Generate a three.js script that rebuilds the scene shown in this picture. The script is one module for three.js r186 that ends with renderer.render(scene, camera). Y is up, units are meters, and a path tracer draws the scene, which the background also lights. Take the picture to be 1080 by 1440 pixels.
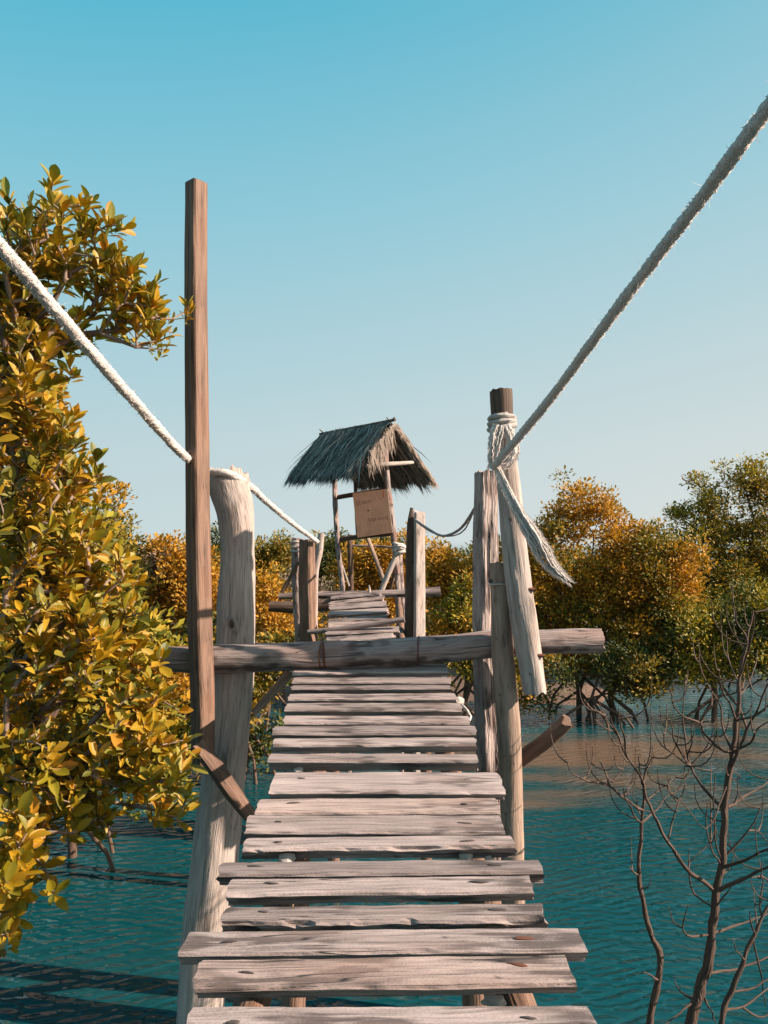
import * as THREE from 'three';
import { ImprovedNoise } from 'three/addons/math/ImprovedNoise.js';
import { mergeGeometries, toCreasedNormals } from 'three/addons/utils/BufferGeometryUtils.js';

// ---------------------------------------------------------------- camera, sky, sun, exposure
const scene = new THREE.Scene();
const V = (x, y, z) => new THREE.Vector3(x, y, z);
const EYE = 3.45, FPX = 1048, PITCH = 3.0 * Math.PI / 180;
const camera = new THREE.PerspectiveCamera(2 * Math.atan(720 / FPX) * 180 / Math.PI, 0.75, 0.1, 900);
camera.position.set(0, EYE, 0);
camera.rotation.set(PITCH, 0, 0);
const EL = 28 * Math.PI / 180, AZ = 11 * Math.PI / 180;
const SUN = V(Math.cos(EL) * Math.cos(AZ), Math.sin(EL), Math.cos(EL) * Math.sin(AZ)).normalize();

function makeSky() {
  const EXP = 2.05, w = 512, h = 256, d = new Float32Array(w * h * 4);
  const stops = [[-90, .03, .09, .10], [-2, .10, .2, .2], [0, .57, .64, .64], [8, .49, .605, .63], [25, .235, .51, .615], [37, .075, .42, .57], [60, .02, .31, .48], [90, .02, .25, .44]];
  for (let j = 0; j < h; j++) {
    const el = ((j + .5) / h - .5) * 180;
    let k = 0; while (k < stops.length - 2 && el > stops[k + 1][0]) k++;
    const a = stops[k], b = stops[k + 1], f = Math.min(1, Math.max(0, (el - a[0]) / (b[0] - a[0])));
    for (let i = 0; i < w; i++) {
      const az = ((i + .5) / w - .5) * 2 * Math.PI, e = el * Math.PI / 180;
      const c = Math.cos(e) * Math.cos(az) * SUN.x + Math.sin(e) * SUN.y + Math.cos(e) * Math.sin(az) * SUN.z;
      const up = el > 0 ? 1 : 0, g = up * (.15 * (c + .15)), q = (j * w + i) * 4;
      const glow = up * Math.pow(Math.max(0, c), 6);
      d[q] = Math.max(.01, a[1] + (b[1] - a[1]) * f + g + glow * .5);
      d[q + 1] = a[2] + (b[2] - a[2]) * f + g * .4 + glow * .38;
      d[q + 2] = a[3] + (b[3] - a[3]) * f + g * .1 + glow * .25;
      d[q] /= EXP; d[q + 1] /= EXP; d[q + 2] /= EXP; d[q + 3] = 1;
    }
  }
  const t = new THREE.DataTexture(d, w, h, THREE.RGBAFormat, THREE.FloatType);
  t.mapping = THREE.EquirectangularReflectionMapping; t.magFilter = t.minFilter = THREE.LinearFilter; t.needsUpdate = true;
  return t;
}
const skyTex = makeSky();
scene.background = skyTex; scene.environment = skyTex;
const sun = new THREE.DirectionalLight(new THREE.Color().setRGB(1, .83, .67), 5);
sun.position.copy(SUN).multiplyScalar(60).add(V(0, 2, -10)); sun.target.position.set(0, 2, -10);
sun.castShadow = true; sun.shadow.mapSize.set(4096, 4096);
Object.assign(sun.shadow.camera, { left: -32, right: 32, top: 25, bottom: -25, near: 1, far: 140 });
scene.add(sun, sun.target);
const renderer = new THREE.WebGLRenderer({ antialias: true });
renderer.toneMapping = THREE.LinearToneMapping;
renderer.toneMappingExposure = 2.3;
renderer.shadowMap.enabled = true;

// ---------------------------------------------------------------- helpers
function rng(s) { return () => { s |= 0; s = s + 0x6D2B79F5 | 0; let t = Math.imul(s ^ s >>> 15, 1 | s); t = t + Math.imul(t ^ t >>> 7, 61 | t) ^ t; return ((t ^ t >>> 14) >>> 0) / 4294967296; }; }
const IN = new ImprovedNoise();
const n3 = (x, y, z) => IN.noise(x + 71.3, y + 23.7, z + 5.1);
// a pixel of the 1080x1440 photograph at a known distance ahead
function P(px, py, Z) {
  const dx = (px - 540) / FPX, dy = (720 - py) / FPX;
  const y = dy * Math.cos(PITCH) + Math.sin(PITCH), z = Math.cos(PITCH) - dy * Math.sin(PITCH), t = Z / z;
  return V(dx * t, EYE + y * t, -Z);
}
const names = {};
function numbered(n) { const k = names[n] = (names[n] ?? -1) + 1; return k ? `${n}_${String(k).padStart(3, '0')}` : n; }
const origin = new WeakMap();
function thing(name, label, category, pos, group) {
  const g = new THREE.Group(); g.name = numbered(name); g.position.copy(pos); origin.set(g, pos.clone());
  g.userData = { label, category }; if (group) g.userData.group = group;
  scene.add(g); return g;
}
// geometry given in world space becomes a part with its own centre
function part(name, geo, mat, parent, kind) {
  geo.computeBoundingBox(); const c = geo.boundingBox.getCenter(V(0, 0, 0)); geo.translate(-c.x, -c.y, -c.z);
  const m = new THREE.Mesh(geo, mat); m.name = name; m.castShadow = m.receiveShadow = true;
  m.position.copy(c); origin.set(m, c.clone());
  if (parent) { m.position.sub(origin.get(parent)); parent.add(m); } else scene.add(m);
  if (kind) m.userData.kind = kind;
  return m;
}
function solo(name, geo, mat, label, category, group) {
  const m = part(numbered(name), geo, mat); m.userData.label = label; m.userData.category = category; if (group) m.userData.group = group; return m;
}
class MB {
  constructor() { this.p = []; this.n = []; this.u = []; this.c = []; this.i = []; }
  v(p, n, u, w, c) { this.p.push(p.x, p.y, p.z); this.n.push(n.x, n.y, n.z); this.u.push(u, w); if (c) this.c.push(c[0], c[1], c[2]); return this.p.length / 3 - 1; }
  build() {
    const g = new THREE.BufferGeometry();
    g.setAttribute('position', new THREE.Float32BufferAttribute(this.p, 3)); g.setAttribute('normal', new THREE.Float32BufferAttribute(this.n, 3)); g.setAttribute('uv', new THREE.Float32BufferAttribute(this.u, 2));
    if (this.c.length) g.setAttribute('color', new THREE.Float32BufferAttribute(this.c, 3));
    g.setIndex(this.i); return g;
  }
  // tapered round segment chain through points
  tube(pts, rad, sides = 5) {
    let n1 = V(.31, .2, .93); const base = []; let s = 0;
    for (let k = 0; k < pts.length; k++) {
      const t = pts[Math.min(k + 1, pts.length - 1)].clone().sub(pts[Math.max(k - 1, 0)]).normalize();
      n1 = n1.clone().addScaledVector(t, -n1.dot(t)); if (n1.lengthSq() < 1e-4) n1 = V(1, .1, 0).addScaledVector(t, -t.x); n1.normalize();
      const n2 = t.clone().cross(n1); if (k) s += pts[k].distanceTo(pts[k - 1]);
      base.push(this.p.length / 3);
      for (let j = 0; j <= sides; j++) {
        const a = j / sides * Math.PI * 2, nn = n1.clone().multiplyScalar(Math.cos(a)).addScaledVector(n2, Math.sin(a));
        this.v(pts[k].clone().addScaledVector(nn, rad[k]), nn, s, j / sides * rad[k] * 6.28);
      }
      if (k) for (let j = 0; j < sides; j++) { const a = base[k - 1] + j, b = base[k] + j; this.i.push(a, a + 1, b, b, a + 1, b + 1); }
    }
    const last = base[base.length - 1], c = this.v(pts[pts.length - 1], V(0, 1, 0), 0, 0);
    for (let j = 0; j < sides; j++) this.i.push(last + j, last + j + 1, c);
  }
}
// a post, log or rail: path, half-sizes, uneven surface; sq > 2 squares the section
function limb(pts, rads, o = {}) {
  const { sides = 18, seed = 1, rough = .05, groove = 0, sq = 2, ax = 1, az = 1, ref = V(0, 0, 1), step = .06, jag = .15, spin = 0, nf = 1 } = o;
  const curve = new THREE.CatmullRomCurve3(pts, false, 'centripetal'), L = curve.getLength(), N = Math.max(3, Math.ceil(L / step));
  const pos = [], uv = [], rings = []; const m = rads.length - 1;
  for (let i = 0; i <= N; i++) {
    const t = i / N, c = curve.getPoint(t), tg = curve.getTangent(t), f = t * m, k = Math.min(m - 1, Math.floor(f)), r = m ? rads[k] + (rads[k + 1] - rads[k]) * (f - k) : rads[0];
    const n1 = ref.clone().addScaledVector(tg, -ref.dot(tg)).normalize(), n2 = tg.clone().cross(n1), ring = [];
    for (let j = 0; j < sides; j++) {
      const a = (j + .5) / sides * Math.PI * 2 + spin, ca = Math.cos(a), sa = Math.sin(a);
      let rr = sq > 2 ? Math.pow(Math.pow(Math.abs(ca), sq) + Math.pow(Math.abs(sa), sq), -1 / sq) : 1;
      rr *= 1 + rough * 1.6 * n3(ca * 1.4 + seed * 3.1, t * L * 2.2 * nf, sa * 1.4 + seed) + rough * .6 * n3(ca * 5 + seed, t * L * 7 * nf, sa * 5);
      if (groove) rr -= groove * Math.max(0, n3(ca * 7 + seed * 5, t * L * .9, sa * 7 + seed) - .05) * 2;
      const e = i === 0 ? -1 : i === N ? 1 : 0, q = c.clone().addScaledVector(n1, ca * r * rr * az).addScaledVector(n2, sa * r * rr * ax);
      if (e) q.addScaledVector(tg, jag * r * n3(ca * 2.2 + seed * 9, sa * 2.2, seed + e) * 2);
      ring.push(q);
    }
    rings.push(ring);
  }
  const tri = (a, b, c, ua, ub, uc) => { for (const p of [a, c, b]) pos.push(p.x, p.y, p.z); uv.push(...ua, ...uc, ...ub); };
  const cir = rads[0] * 6.28, uo = (seed * .377) % 1;
  for (let i = 0; i < N; i++) for (let j = 0; j < sides; j++) {
    const j2 = (j + 1) % sides, A = rings[i][j], B = rings[i][j2], C = rings[i + 1][j], D = rings[i + 1][j2];
    const u0 = uo + i / N * L, u1 = uo + (i + 1) / N * L, v0 = uo + j / sides * cir, v1 = uo + (j + 1) / sides * cir;
    tri(A, C, B, [u0, v0], [u1, v0], [u0, v1]); tri(B, C, D, [u0, v1], [u1, v0], [u1, v1]);
  }
  for (const e of [0, N]) {
    const ring = rings[e], c = ring.reduce((s, p) => s.add(p), V(0, 0, 0)).multiplyScalar(1 / sides);
    for (let j = 0; j < sides; j++) { const j2 = (j + 1) % sides, w = [uo, uo]; e ? tri(ring[j], c, ring[j2], [uo + j * .01, uo], w, [uo + j * .01 + .01, uo]) : tri(ring[j2], c, ring[j], [uo + j * .01, uo], w, [uo + j * .01 + .01, uo]); }
  }
  const g = new THREE.BufferGeometry();
  g.setAttribute('position', new THREE.Float32BufferAttribute(pos, 3)); g.setAttribute('uv', new THREE.Float32BufferAttribute(uv, 2));
  const out = toCreasedNormals(g, sq > 2 ? .5 : .75); return out;
}
// a sawn plank: front-top edge from L to R, back offset, thickness
function plankGeo(L, R, back, th, seed, o = {}) {
  const { chip = .0095, end = .007, N = 48 } = o, w = back.length(), bw = back.clone().normalize(), ln = R.clone().sub(L), len = ln.length(), lx = ln.clone().normalize();
  const up = lx.clone().cross(bw).normalize(); if (up.y < 0) up.negate();
  const b = Math.min(.010, th * .2), prof = [[0, -b, 0], [b * .4, -b * .25, 1], [b * 1.4, 0, 2], [w * .3, 0, 3], [w * .55, 0, 3], [w * .8, 0, 3], [w - b, 0, 2], [w, -b, 4], [w, -th + b, 4], [w - b, -th, 5], [w * .5, -th, 5], [th * .7, -th, 5], [th * .6, -th + b, 6], [th * .27, -th * .5, 6]];
  const rings = [];
  for (let i = 0; i <= N; i++) {
    const t = i / N, x = t * len, ring = [];
    prof.forEach(([d, y, k], j) => {
      let dd = d, yy = y, xx = x;
      const nz = n3(x * 2.3 + seed * 7, seed, 1), nf = n3(x * 11 + seed * 3, seed * 2, k * .3), nn = n3(x * 34, seed, k * .5);
      const fc = Math.max(0, nf) * (chip > .01 ? 1.6 : .8) + Math.max(0, nn) * .6;
      if (k <= 1 || k === 6) dd += chip * (nz * .9 + (k === 6 ? fc * 1.3 : fc * .8)), yy -= k <= 1 ? chip * fc * .7 : 0;
      if (k === 4) dd += chip * n3(x * 3 + seed * 5, 2, seed);
      if (k === 2 || k === 3) yy += .0035 * n3(x * 4 + seed, d * 30, seed) + .002 * n3(x * 15, d * 60 + seed, seed);
      if (k >= 5) yy += .006 * n3(x * 3 + seed, d * 9, seed * 3);
      if (i === 0 || i === N || i === 1 || i === N - 1) {
        const s = i < 2 ? 1 : -1, near = i === 0 || i === N;
        xx += s * end * (near ? 1 : .6) * (n3(d * 18 + seed * 4, y * 24, s + seed) * 1.6 + n3(d * 60 + seed, y * 50, s) * .8);
        if (near && (k <= 2 || k === 4)) xx += s * .004;
      }
      ring.push(L.clone().addScaledVector(lx, xx).addScaledVector(bw, dd).addScaledVector(up, yy));
    });
    rings.push(ring);
  }
  const pos = [], uv = [], M = prof.length, uo = (seed * .613) % 1, vo = (seed * .271) % 1; let per = [0];
  for (let j = 1; j <= M; j++) { const a = prof[j - 1], c = prof[j % M]; per[j] = per[j - 1] + Math.hypot(a[0] - c[0], a[1] - c[1]); }
  const tri = (a, b2, c, ua, ub, uc) => { for (const p of [a, b2, c]) pos.push(p.x, p.y, p.z); uv.push(...ua, ...ub, ...uc); };
  for (let i = 0; i < N; i++) for (let j = 0; j < M; j++) {
    const j2 = (j + 1) % M, u0 = uo + i / N * len, u1 = uo + (i + 1) / N * len, v0 = vo + per[j], v1 = vo + per[j + 1];
    tri(rings[i][j], rings[i + 1][j], rings[i][j2], [u0, v0], [u1, v0], [u0, v1]); tri(rings[i][j2], rings[i + 1][j], rings[i + 1][j2], [u0, v1], [u1, v0], [u1, v1]);
  }
  for (const e of [0, N]) {
    const r = rings[e], c = r.reduce((s, p) => s.add(p), V(0, 0, 0)).multiplyScalar(1 / M), w2 = i => [uo + prof[i % M][1], vo + prof[i % M][0]];
    for (let j = 0; j < M; j++) { const j2 = (j + 1) % M; e ? tri(r[j], c, r[j2], w2(j), [uo, vo], w2(j2)) : tri(r[j2], c, r[j], w2(j2), [uo, vo], w2(j)); }
  }
  const g = new THREE.BufferGeometry();
  g.setAttribute('position', new THREE.Float32BufferAttribute(pos, 3)); g.setAttribute('uv', new THREE.Float32BufferAttribute(uv, 2));
  return toCreasedNormals(g, .55);
}

// ---------------------------------------------------------------- textures and materials
function lattice(seed, n = 256) { const r = rng(seed), a = new Float32Array(n * n); for (let i = 0; i < a.length; i++) a[i] = r() * 2 - 1; return { a, n }; }
function pn(l, x, y, px, py) { // periodic value noise
  let xi = Math.floor(x), yi = Math.floor(y); const fx = x - xi, fy = y - yi, sx = fx * fx * (3 - 2 * fx), sy = fy * fy * (3 - 2 * fy);
  const x0 = ((xi % px) + px) % px, x1 = (x0 + 1) % px, y0 = ((yi % py) + py) % py, y1 = (y0 + 1) % py, n = l.n, a = l.a;
  const A = a[(y0 % n) * n + x0 % n], B = a[(y0 % n) * n + x1 % n], C = a[(y1 % n) * n + x0 % n], D = a[(y1 % n) * n + x1 % n];
  return (A + (B - A) * sx) * (1 - sy) + (C + (D - C) * sx) * sy;
}
const byte = x => Math.max(0, Math.min(255, Math.round(x)));
const toS = x => 255 * (x <= .0031308 ? 12.92 * x : 1.055 * Math.pow(x, 1 / 2.4) - .055);
function tex(data, w, h, color) {
  const t = new THREE.DataTexture(data, w, h, THREE.RGBAFormat); t.wrapS = t.wrapT = THREE.RepeatWrapping; t.magFilter = THREE.LinearFilter; t.minFilter = THREE.LinearMipmapLinearFilter; t.generateMipmaps = true;
  if (color) t.colorSpace = THREE.SRGBColorSpace; t.needsUpdate = true; return t;
}
// weathered wood, grain along u; one tile is 1 m x 0.5 m
function woodTex(seed, o) {
  const W = 1024, H = 512, c = new Uint8Array(W * H * 4), b = new Uint8Array(W * H * 4), l1 = lattice(seed), l2 = lattice(seed + 1), l3 = lattice(seed + 2);
  const A = o.light, B = o.dark, C = o.warm;
  for (let y = 0; y < H; y++) for (let x = 0; x < W; x++) {
    const u = x / W, v = y / H;
    const warp = pn(l2, u * 5, v * 8, 5, 8) * .012 + pn(l3, u * 2, v * 4, 2, 4) * .02;
    const vv = v + warp + 2;
    const g1 = pn(l1, u * 6, vv * 70, 6, 70), g2 = pn(l2, u * 14, vv * 150, 14, 150), g3 = pn(l3, u * 3, vv * 26, 3, 26), fine = pn(l1, u * 200, v * 240, 200, 240);
    const crackN = Math.abs(pn(l3, u * 2, vv * 40, 2, 40)), gate = pn(l2, u * 3 + .3, vv * 14, 3, 14);
    const crack = Math.max(0, 1 - crackN / (.03 + .09 * Math.max(0, gate))) * Math.min(1, Math.max(0, gate * 3 + .45));
    const patch = pn(l1, u * 4, v * 5, 4, 5) * .6 + pn(l2, u * 9, v * 10, 9, 10) * .4, warm = Math.max(0, pn(l3, u * 3 + .5, v * 6, 3, 6));
    const blot = Math.max(0, pn(l2, u * 5 + .7, vv * 9, 5, 9) * .7 + pn(l3, u * 17, vv * 40, 17, 40) * .3 - .22); let k = .64 + .24 * g1 + .18 * g2 + .26 * g3 + .24 * patch + .10 * fine - o.blot * blot; k = Math.max(0, Math.min(1, k));
    const q = (y * W + x) * 4, cr = 1 - o.crack * Math.min(1, crack);
    for (let i = 0; i < 3; i++) { let m = B[i] + (A[i] - B[i]) * k; m += (C[i] - m) * warm * o.warmth; c[q + i] = byte(toS(m * cr)); }
    c[q + 3] = b[q + 3] = 255;
    b[q] = b[q + 1] = b[q + 2] = byte(150 + 45 * g1 + 30 * g2 + 22 * g3 + 12 * fine - 110 * Math.min(1, crack) * o.crack);
  }
  return [tex(c, W, H, true), tex(b, W, H, false)];
}
function rep(t, x, y) { const k = t.clone(); k.repeat.set(x, y); k.needsUpdate = true; return k; }
const [wcA, wbA] = woodTex(11, { light: [0.4187, 0.3397, 0.316], dark: [0.1027, 0.07742, 0.0711], warm: [0.2844, 0.1975, 0.1659], warmth: .55, crack: .95, blot: 1.7 });
const [wcB, wbB] = woodTex(47, { light: [0.4345, 0.3674, 0.3357], dark: [0.158, 0.1264, 0.1106], warm: [0.3318, 0.2449, 0.2054], warmth: .45, crack: .7, blot: .9 });
const [wcC, wbC] = woodTex(83, { light: [0.2133, 0.1304, 0.09085], dark: [0.0632, 0.03318, 0.02054], warm: [0.1738, 0.08295, 0.0474], warmth: .5, crack: .7, blot: .5 });
const [wcD, wbD] = woodTex(131, { light: [0.395, 0.3239, 0.3002], dark: [0.0869, 0.06162, 0.0553], warm: [0.2133, 0.08295, 0.0553], warmth: .85, crack: .85, blot: 1.3 });
const std = (map, bump, bs, tint = [1, 1, 1], rough = .82) => new THREE.MeshStandardMaterial({ map, bumpMap: bump, bumpScale: bs, roughness: rough, color: new THREE.Color().setRGB(...tint) });
const rA = [rep(wcA, 1, 2), rep(wbA, 1, 2)], rB = [rep(wcB, 1, 2), rep(wbB, 1, 2)], rC = [rep(wcC, 1, 2), rep(wbC, 1, 2)], rD = [rep(wcD, 1, 1.4), rep(wbD, 1, 1.4)];
const M = {
  plank: [[1.04, .99, 1], [.84, .79, .79], [1.08, .97, .93], [.70, .66, .67]].map(t => std(...rA, .006, t)),
  log: std(...rB, .007, [1.02, 1, 1]), logGrey: std(...rA, .006, [.88, .82, .82]), beam: std(...rD, .010, [.92, .88, .88]), logRaw: std(...rA, .014, [.98, .95, .95]),
  logWarm: std(...rB, .004, [.82, .68, .58]), pole: std(...rC, .005, [.98, .92, .92], .8), dark: std(...rC, .005, [.62, .6, .6]), tip: std(...rC, .006, [.5, .5, .52]),
  stem: std(...rC, .012, [.46, .42, .41]), bark: std(...rC, .006, [.62, .6, .6]), twig: std(...rB, .002, [.62, .52, .45]),
  rust: new THREE.MeshStandardMaterial({ color: new THREE.Color().setRGB(.12, .038, .02), roughness: .8 }),
  iron: new THREE.MeshStandardMaterial({ color: new THREE.Color().setRGB(.06, .045, .042), roughness: .7 }),
};
const single = (r, g, b, rough = .9) => new THREE.MeshStandardMaterial({ color: new THREE.Color().setRGB(r, g, b), roughness: rough, side: THREE.DoubleSide });
{ // cotton rope
  const W = 256, c = new Uint8Array(W * W * 4), b = new Uint8Array(W * W * 4), l = lattice(5);
  for (let y = 0; y < W; y++) for (let x = 0; x < W; x++) {
    const n = pn(l, x / W * 40 + y / W * 40, y / W * 60, 40, 60) * .5 + pn(l, x / W * 90, y / W * 90, 90, 90) * .5, q = (y * W + x) * 4, k = .82 + .16 * n;
    c[q] = byte(toS(.72 * k)); c[q + 1] = byte(toS(.64 * k)); c[q + 2] = byte(toS(.60 * k)); c[q + 3] = b[q + 3] = 255; b[q] = b[q + 1] = b[q + 2] = byte(128 + 110 * n);
  }
  M.rope = new THREE.MeshStandardMaterial({ map: rep(tex(c, W, W, true), 6, 6), bumpMap: rep(tex(b, W, W), 6, 6), bumpScale: .006, roughness: 1, side: THREE.DoubleSide });
}
M.fibre = new THREE.MeshPhysicalMaterial({ color: new THREE.Color().setRGB(.68, .60, .555), roughness: 1, side: THREE.DoubleSide, transmission: .5, thickness: 0 }); M.ropeDark = single(.22, .2, .2, 1);

// ---------------------------------------------------------------- water and mud bank
{
  const W = 1024, b = new Uint8Array(W * W * 4), h = new Float32Array(W * W), r = rng(3), waves = [];
  for (let k = 0; k < 46; k++) { // periodic wave trains on a 8 m tile, running mostly towards and away
    const fy = Math.round((r() * 2 - 1 > 0 ? 1 : -1) * (26 + 84 * Math.pow(r(), 1.2))), fx = Math.round((r() * 2 - 1) * (6 + Math.abs(fy) * .42));
    const f = Math.hypot(fx, fy); waves.push([fx, fy, r() * 6.28, 1 / Math.pow(f, .85)]);
  }
  const l = lattice(77);
  for (let y = 0; y < W; y++) for (let x = 0; x < W; x++) {
    const wx = x / W + .02 * pn(l, x / W * 6, y / W * 6, 6, 6), wy = y / W + .012 * pn(l, x / W * 7 + 3, y / W * 7, 7, 7); let s = 0;
    for (const [fx, fy, p, a] of waves) { const q = Math.sin(6.2832 * (fx * wx + fy * wy) + p); s += a * (q + .25 * q * Math.abs(q)); }
    h[y * W + x] = s + .012 * pn(l, x / W * 120, y / W * 240, 120, 240);
  }
  let mn = 1e9, mx = -1e9; for (const q of h) { mn = Math.min(mn, q); mx = Math.max(mx, q); }
  for (let i = 0; i < h.length; i++) { b[i * 4] = b[i * 4 + 1] = b[i * 4 + 2] = byte((h[i] - mn) / (mx - mn) * 255); b[i * 4 + 3] = 255; }
  const bt = tex(b, W, W); bt.repeat.set(1 / 8, 1 / 8);
  M.water = new THREE.MeshPhysicalMaterial({ vertexColors: true, roughness: .06, ior: 1.33, bumpMap: bt, bumpScale: .044 });
  const mesh = (x0, x1, z0, z1, nx, nz, amp) => {
    const g = new THREE.PlaneGeometry(x1 - x0, z1 - z0, nx, nz); g.rotateX(-Math.PI / 2); g.translate((x0 + x1) / 2, 0, (z0 + z1) / 2);
    const p = g.attributes.position, uv = g.attributes.uv, col = [];
    for (let i = 0; i < p.count; i++) {
      const x = p.getX(i), z = p.getZ(i), e = Math.min(1, Math.min(x - x0, x1 - x, z - z0, z1 - z) / 2);
      p.setY(i, amp * e * (n3(x * .7, z * 1.5, 1) + .6 * n3(x * 1.5, z * 3.4, 4) + .3 * n3(x * 3, z * 6, 8)));
      const paintedReflection = Math.max(0, Math.min(1, 1.25 - Math.abs((-z - 12.5 - .12 * (x - 3)) / 1.55) + 1.1 * n3(x * .25, 7, z * .9) + .8 * n3(x * .6, 3, z * 3.2))) * Math.max(0, Math.min(1, (x + .5) / 1.5)), s2 = Math.max(0, Math.min(1, .2 + 1.6 * n3(x * .3 + 9, 1, z * 1.1))) * .04;  // brown band: reflection of the golden trees painted into the vertex colours
      const sv = Math.max(paintedReflection, s2); col.push(.002 + (.12 - .002) * sv, .048 + (.078 - .048) * sv, .058 + (.055 - .058) * sv);
      uv.setXY(i, x + .35 * n3(x * .11, 3, z * .11), z + .35 * n3(x * .13, 9, z * .13));
    }
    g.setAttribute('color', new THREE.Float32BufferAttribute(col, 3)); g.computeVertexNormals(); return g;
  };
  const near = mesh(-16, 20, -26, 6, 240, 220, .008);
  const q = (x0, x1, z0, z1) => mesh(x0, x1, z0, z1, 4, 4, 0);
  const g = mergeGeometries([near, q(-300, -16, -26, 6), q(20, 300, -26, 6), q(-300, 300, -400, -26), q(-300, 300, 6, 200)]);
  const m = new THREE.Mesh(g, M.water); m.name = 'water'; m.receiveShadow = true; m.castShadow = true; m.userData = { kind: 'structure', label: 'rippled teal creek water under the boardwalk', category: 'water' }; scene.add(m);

  // bank of wet mud behind and beneath the mangroves
  const bank = new THREE.PlaneGeometry(120, 90, 150, 110); bank.rotateX(-Math.PI / 2); bank.translate(0, 0, -40);
  const p = bank.attributes.position, uv = bank.attributes.uv;
  for (let i = 0; i < p.count; i++) {
    const x = p.getX(i), z = p.getZ(i), d = -z;
    const shore = 16.9 + (x > 5.2 ? (x - 5.2) * 4.5 : 0) - (x < -3 ? Math.min(6.5, (-3 - x) * 1.6) : 0) + 1.2 * n3(x * .3, 1, 2);
    p.setY(i, Math.max(-1.6, Math.min(.28, (d - shore) * .22)) + .06 * n3(x * .8, z * .8, 3)); uv.setXY(i, x, z);
  }
  bank.computeVertexNormals();
  const c = new Uint8Array(256 * 256 * 4), bb = new Uint8Array(256 * 256 * 4), l2 = lattice(9);
  for (let y = 0; y < 256; y++) for (let x = 0; x < 256; x++) { const n = .5 * pn(l2, x / 8, y / 8, 32, 32) + .3 * pn(l2, x / 3, y / 3, 85, 85) + .2 * pn(l2, x / 32, y / 32, 8, 8), k = 1 + .45 * n, o = (y * 256 + x) * 4; c[o] = byte(toS(.13 * k)); c[o + 1] = byte(toS(.075 * k)); c[o + 2] = byte(toS(.05 * k)); c[o + 3] = bb[o + 3] = 255; bb[o] = bb[o + 1] = bb[o + 2] = byte(128 + 100 * n); }
  const mm = std(rep(tex(c, 256, 256, true), .7, .7), rep(tex(bb, 256, 256), .7, .7), .03, [1, 1, 1], .75);
  const bm = new THREE.Mesh(bank, mm); bm.name = 'mud_bank'; bm.receiveShadow = bm.castShadow = true; bm.userData = { kind: 'structure', label: 'brown mud bank under the mangroves', category: 'ground' }; scene.add(bm);
}

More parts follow.
